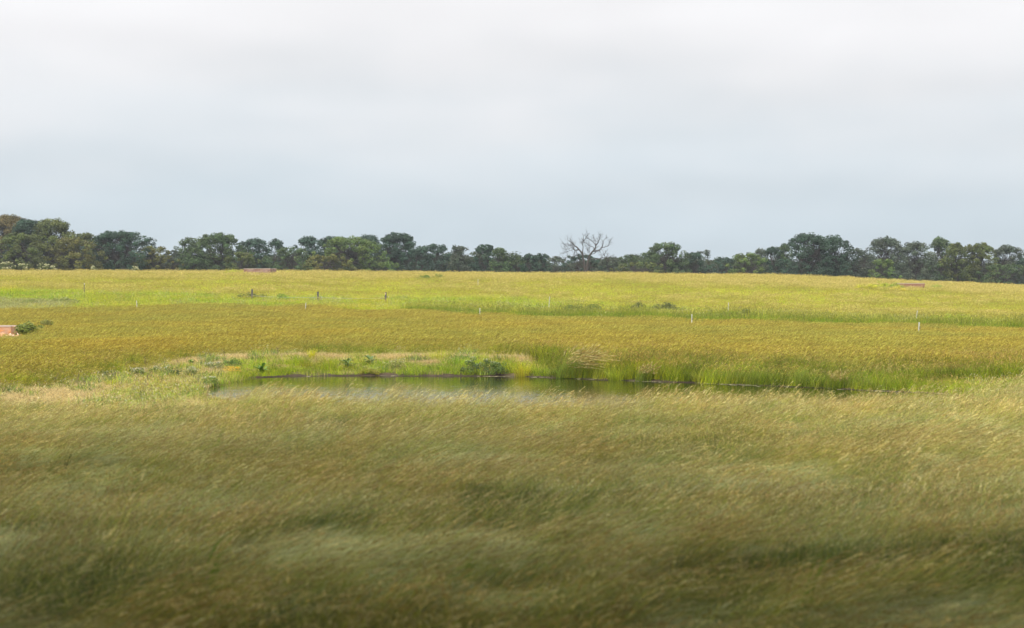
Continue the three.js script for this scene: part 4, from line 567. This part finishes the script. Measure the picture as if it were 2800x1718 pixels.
// reeds standing in the near water
[[845, 50.6, 0.62, 'leaning straw-tipped reed clump standing in the water at the left of the pond'], [775, 50.2, 0.55, 'thin green reed clump left of the leaning straw-tipped reeds'], [715, 50.6, 0.45, 'thin green reed clump at the left end of the near water'], [1095, 49.4, 0.4, 'yellowish grass clump rising before the water right of the reeds']].forEach(([px, d, h, label], i) => {
  const r = rngOf(520 + i), x = (px - 1400) / LENS * d, p = [x, Math.min(groundHeight(x, d), 0) - 0.02, -d], t = thing('reed_clump', label, 'reeds', p, 'reed clumps in the near water'), S = new Soup(), F = new Soup(), n = i ? 46 : 80;
  for (let k = 0; k < n; k++) { const bx = (r() - 0.5) * (i ? 0.8 : 0.75), bz = (r() - 0.5) * 0.6, L = h * (0.55 + 0.6 * r()), ln = 0.15 + 0.75 * r() * (i ? 0.4 : 1), c = pick(r, i === 3 ? STRAW : SAGE), ww = 0.0045; const at = (u) => [bx + ln * L * u * u, L * (u - 0.3 * ln * u * u), bz]; let A = at(0); for (let j = 1; j <= 3; j++) { const B = at(j / 3); S.quad([A[0] - ww, A[1], A[2]], [A[0] + ww, A[1], A[2]], [B[0] + ww * 0.6, B[1], B[2]], [B[0] - ww * 0.6, B[1], B[2]], c); A = B; } if (r() < 0.7 && !(i === 1 || i === 2)) { const hk = pick(r, TAN); for (let j = 0; j < 4; j++) { const B = at(0.8 + 0.08 * j), C = at(0.93 + 0.08 * j); F.quad(B, [B[0] + 0.014, B[1] - 0.015, B[2] + 0.01], C, [B[0] - 0.01, B[1] + 0.018, B[2]], hk); } } }
  part('stems', S.geo(), grassMat, t); if (F.p.length) part('seed_heads', F.geo(), grassMat, t);
});
// dry stalks on the left bank
{
  const make = (seed) => { const r = rngOf(seed), T = new Tubes(4); T.add([[0, -0.05, 0], [0.01, 0.2, 0], [0.03, 0.42, 0.01]], [0.007, 0.006, 0.003]); for (let k = 0; k < 9; k++) { const y = 0.12 + 0.28 * r(), a = r() * 6.28, l = 0.05 + 0.09 * r(); T.add([[0.02 * y, y, 0], [Math.cos(a) * l * 0.6, y + l * 0.7, Math.sin(a) * l * 0.6], [Math.cos(a) * l, y + l * 1.3, Math.sin(a) * l]], [0.004, 0.003, 0.002]); } return T.geo(); };
  const G = [make(1), make(2), make(3)], m = mat({ color: new THREE.Color().setRGB(0.13, 0.085, 0.07), roughness: 1 });
  [[174, 1040], [212, 1062], [150, 1066], [122, 1060], [228, 1070], [312, 1040], [341, 1018], [346, 1024], [398, 1014], [366, 1022], [270, 1056], [402, 1064], [487, 1014], [575, 990], [612, 992], [440, 1066], [330, 1072], [760, 982], [95, 1064], [540, 1060]].forEach(([px, py], i) => { const o = part(numbered('dry_weed_stalk'), G[i % 3], m, scene); o.position.set(...onGround(px, py)); o.scale.setScalar(0.8 + 0.35 * ((i * 37 % 10) / 10)); o.rotation.y = i * 1.3; tag(o, 'thin dark dry weed stalk on the straw of the left bank', 'weed', 'dry weed stalks on the left bank'); });
}
// dark green mound and weeds in the fence strip, lush weeds round the troughs, scattered weeds on the slope
[[1596, 858, 22, 110, [0.055, 0.12, 0.03], 'long dark green grass mound in the fence strip right of the leaning white post'], [1670, 857, 12, 30, [0.34, 0.29, 0.03], 'ochre-yellow clump right of the dark green mound'], [1745, 848, 16, 34, [0.08, 0.11, 0.04], 'dusky weed clump, left one between dark mound and thin white post'], [1830, 850, 17, 80, [0.09, 0.12, 0.05], 'wide dusky weed clump left of the tall thin white post'], [1950, 872, 14, 90, [0.09, 0.18, 0.03], 'green grass mound below the tall thin white post'], [2040, 872, 18, 50, [0.12, 0.16, 0.04], 'green clump right of the tall thin white post'], [690, 818, 14, 70, [0.06, 0.11, 0.03], 'dark weeds around the foot of the left timber post'], [770, 822, 14, 50, [0.20, 0.33, 0.03], 'bright weeds between the left and middle timber posts'], [2600, 880, 20, 120, [0.26, 0.38, 0.02], 'bright lime grass mound right of the tall leaning white post'], [2370, 792, 14, 60, [0.42, 0.46, 0.05], 'lime weed clump, leftmost beside the right-hand trough'], [2405, 788, 16, 50, [0.36, 0.44, 0.06], 'pale-topped weed clump left of the right-hand trough'], [2440, 790, 14, 50, [0.22, 0.34, 0.05], 'green weed clump at the left end of the right-hand trough'], [2455, 796, 12, 36, [0.48, 0.48, 0.10], 'cream-flecked weed clump before the left end of the right-hand trough'], [2500, 790, 9, 60, [0.28, 0.36, 0.04], 'low green weed clump along the front of the right-hand trough'], [2560, 790, 8, 36, [0.22, 0.34, 0.05], 'small green weed clump past the right end of the right-hand trough'], [640, 749, 8, 90, [0.36, 0.44, 0.04], 'low green weed clump left of the ridge trough'], [770, 749, 6, 110, [0.42, 0.48, 0.06], 'low pale weed clump right of the ridge trough'], [1160, 762, 8, 36, [0.14, 0.24, 0.05], 'dark weed clump high on the slope, left one of two'], [1200, 760, 8, 30, [0.14, 0.24, 0.05], 'dark weed clump high on the slope, right one of two'], [74, 912, 22, 56, [0.15, 0.21, 0.05], 'dark leafy bush beside the right end of the left-edge trough'], [125, 905, 16, 50, [0.20, 0.23, 0.07], 'dusky bush right of the dark leafy one by the left-edge trough'], [80, 836, 14, 40, [0.17, 0.22, 0.09], 'grey-green clump at the left end of the fence strip'], [175, 832, 16, 70, [0.22, 0.27, 0.13], 'pale grey-green clump left of the steel post']].forEach(([px, py, h, w, c, label], i) => {
  const r = rngOf(700 + i), p = onGround(px, py, py < 900 ? 0.35 : 0.2), s = -p[2] / LENS, H = h * s * 1.45 + 0.35, R = w * s / 2 * 1.2, t = thing('weed_clump', label, 'weeds', p, 'weed clumps in the pasture'), tone = c = [c[0] * 1.35, c[1] * 1.2, c[2] * 0.6], S = new Soup(), T = new Tubes(3), n = Math.round(10 + 14 * R);
  for (let k = 0; k < n; k++) { const a = r() * 6.28, q = R * Math.sqrt(r()), y = H * (1 - 0.45 * (q / R) ** 2) * (0.3 + 0.6 * r()), cc = [Math.cos(a) * q, y, Math.sin(a) * q * 0.5], v = 0.75 + 0.5 * r(); T.add(limb(r, [cc[0], -0.1, cc[2]], cc, 0, 0.1, 2), [0.014, 0.01, 0.006]); crownLeaves(S, r, cc, 0.3, 0.7, 46, 0.13, [c[0] * v, c[1] * v, c[2] * v]); }
  part('stem', T.geo(), mat({ color: new THREE.Color().setRGB(0.2, 0.22, 0.06) }), t); part('leaves', S.geo(), plantMat, t);
});
// green shoots in the near hay
[[558, 1545, 0.62, 0.30, 'large blurred bright green blade clump low in the near hay'], [590, 1205, 0.55, 0.2, 'small bright green shoot in the upper part of the near hay'], [1268, 1530, 0.4, 0.12, 'small pale green shoot near the lower middle of the hay'], [2205, 1620, 0.6, 0.15, 'green shoot low in the hay toward the right'], [170, 1270, 0.5, 0.2, 'dark green shoot in the hay near the left edge'], [2455, 1150, 0.5, 0.12, 'thin dark weed stem in the hay below the white post pair']].forEach(([px, py, h, lean, label], i) => {
  const r = rngOf(830 + i); let d = 8, x; for (; d < 48; d += 0.05) { x = (px - 1400) / LENS * d; if (EYE + (HORIZON - py) / LENS * d <= groundHeight(x, d) + 0.3) break; }
  const t = thing('green_shoot', label, 'weed', [x, groundHeight(x, d), -d], 'green shoots in the near hay'), c = i === 5 || i === 4 ? [0.08, 0.13, 0.03] : [0.20, 0.36, 0.03];
  for (let k = 0; k < 6; k++) { const S = new Soup(), a = (r() - 0.5) * 1.2, L = h * (0.7 + 0.5 * r()), ww = 0.022, bx = (r() - 0.5) * 0.1; let A = [bx, 0, 0]; for (let j = 1; j <= 4; j++) { const u = j / 4, B = [bx + (lean + 0.3 * (k / 6)) * L * u * u, L * u, Math.sin(a) * 0.2 * L * u * u], f0 = 1 - 0.2 * (j - 1), f1 = 1.02 - 0.25 * j; S.quad([A[0] - ww * f0 / 2, A[1], A[2]], [A[0] + ww * f0 / 2, A[1], A[2]], [B[0] + ww * f1 / 2, B[1], B[2] + 0.01], [B[0] - ww * f1 / 2, B[1], B[2] + 0.01], c); A = B; } part('blade', S.geo(), plantMat, t); }
});
// floating scum and debris along the far shore
{
  const r = rngOf(990), g = new THREE.CircleGeometry(0.06, 7); g.rotateX(-Math.PI / 2); const spots = [];
  for (let i = 0; i < 15; i++) { const [ax, ad] = POND[i], [bx, bd] = POND[i + 1], L = Math.hypot(bx - ax, bd - ad); for (let t = 0; t < L; t += 0.06) { const q = 0.18 + 0.5 * r() * r() + (r() < 0.06 ? 0.7 * r() : 0), x = lerp(ax, bx, t / L), d = lerp(ad, bd, t / L) - q; if (noiseA(x * 0.6, 3) + 0.5 * noiseB(x * 3, 1) + (x > 4 ? 0.2 : 0.0) < r() * 0.8 || pondDistance(x, d) > -0.05) continue; spots.push([x, d, 0.5 + 1.2 * r()]); } }
  const im = new THREE.InstancedMesh(g, mat({ color: 0xffffff, roughness: 0.9 }), spots.length); im.name = 'pond_scum'; const o = new THREE.Object3D(), c = new THREE.Color();
  spots.forEach(([x, d, s], i) => { o.position.set(x, 0.006 + 0.004 * (i % 5), -d); o.rotation.y = r() * 6; o.scale.set(s * 1.8, 1, s * 0.7); o.updateMatrix(); im.setMatrixAt(i, o.matrix); const v = 0.6 + 0.5 * r(); im.setColorAt(i, c.setRGB(0.42 * v, 0.39 * v, 0.20 * v)); });
  im.castShadow = im.receiveShadow = true; scene.add(im); tag(im, 'pale floating scum and straw bits along the far shore', 'pond scum', null, 'stuff');
}
renderer.render(scene, camera);
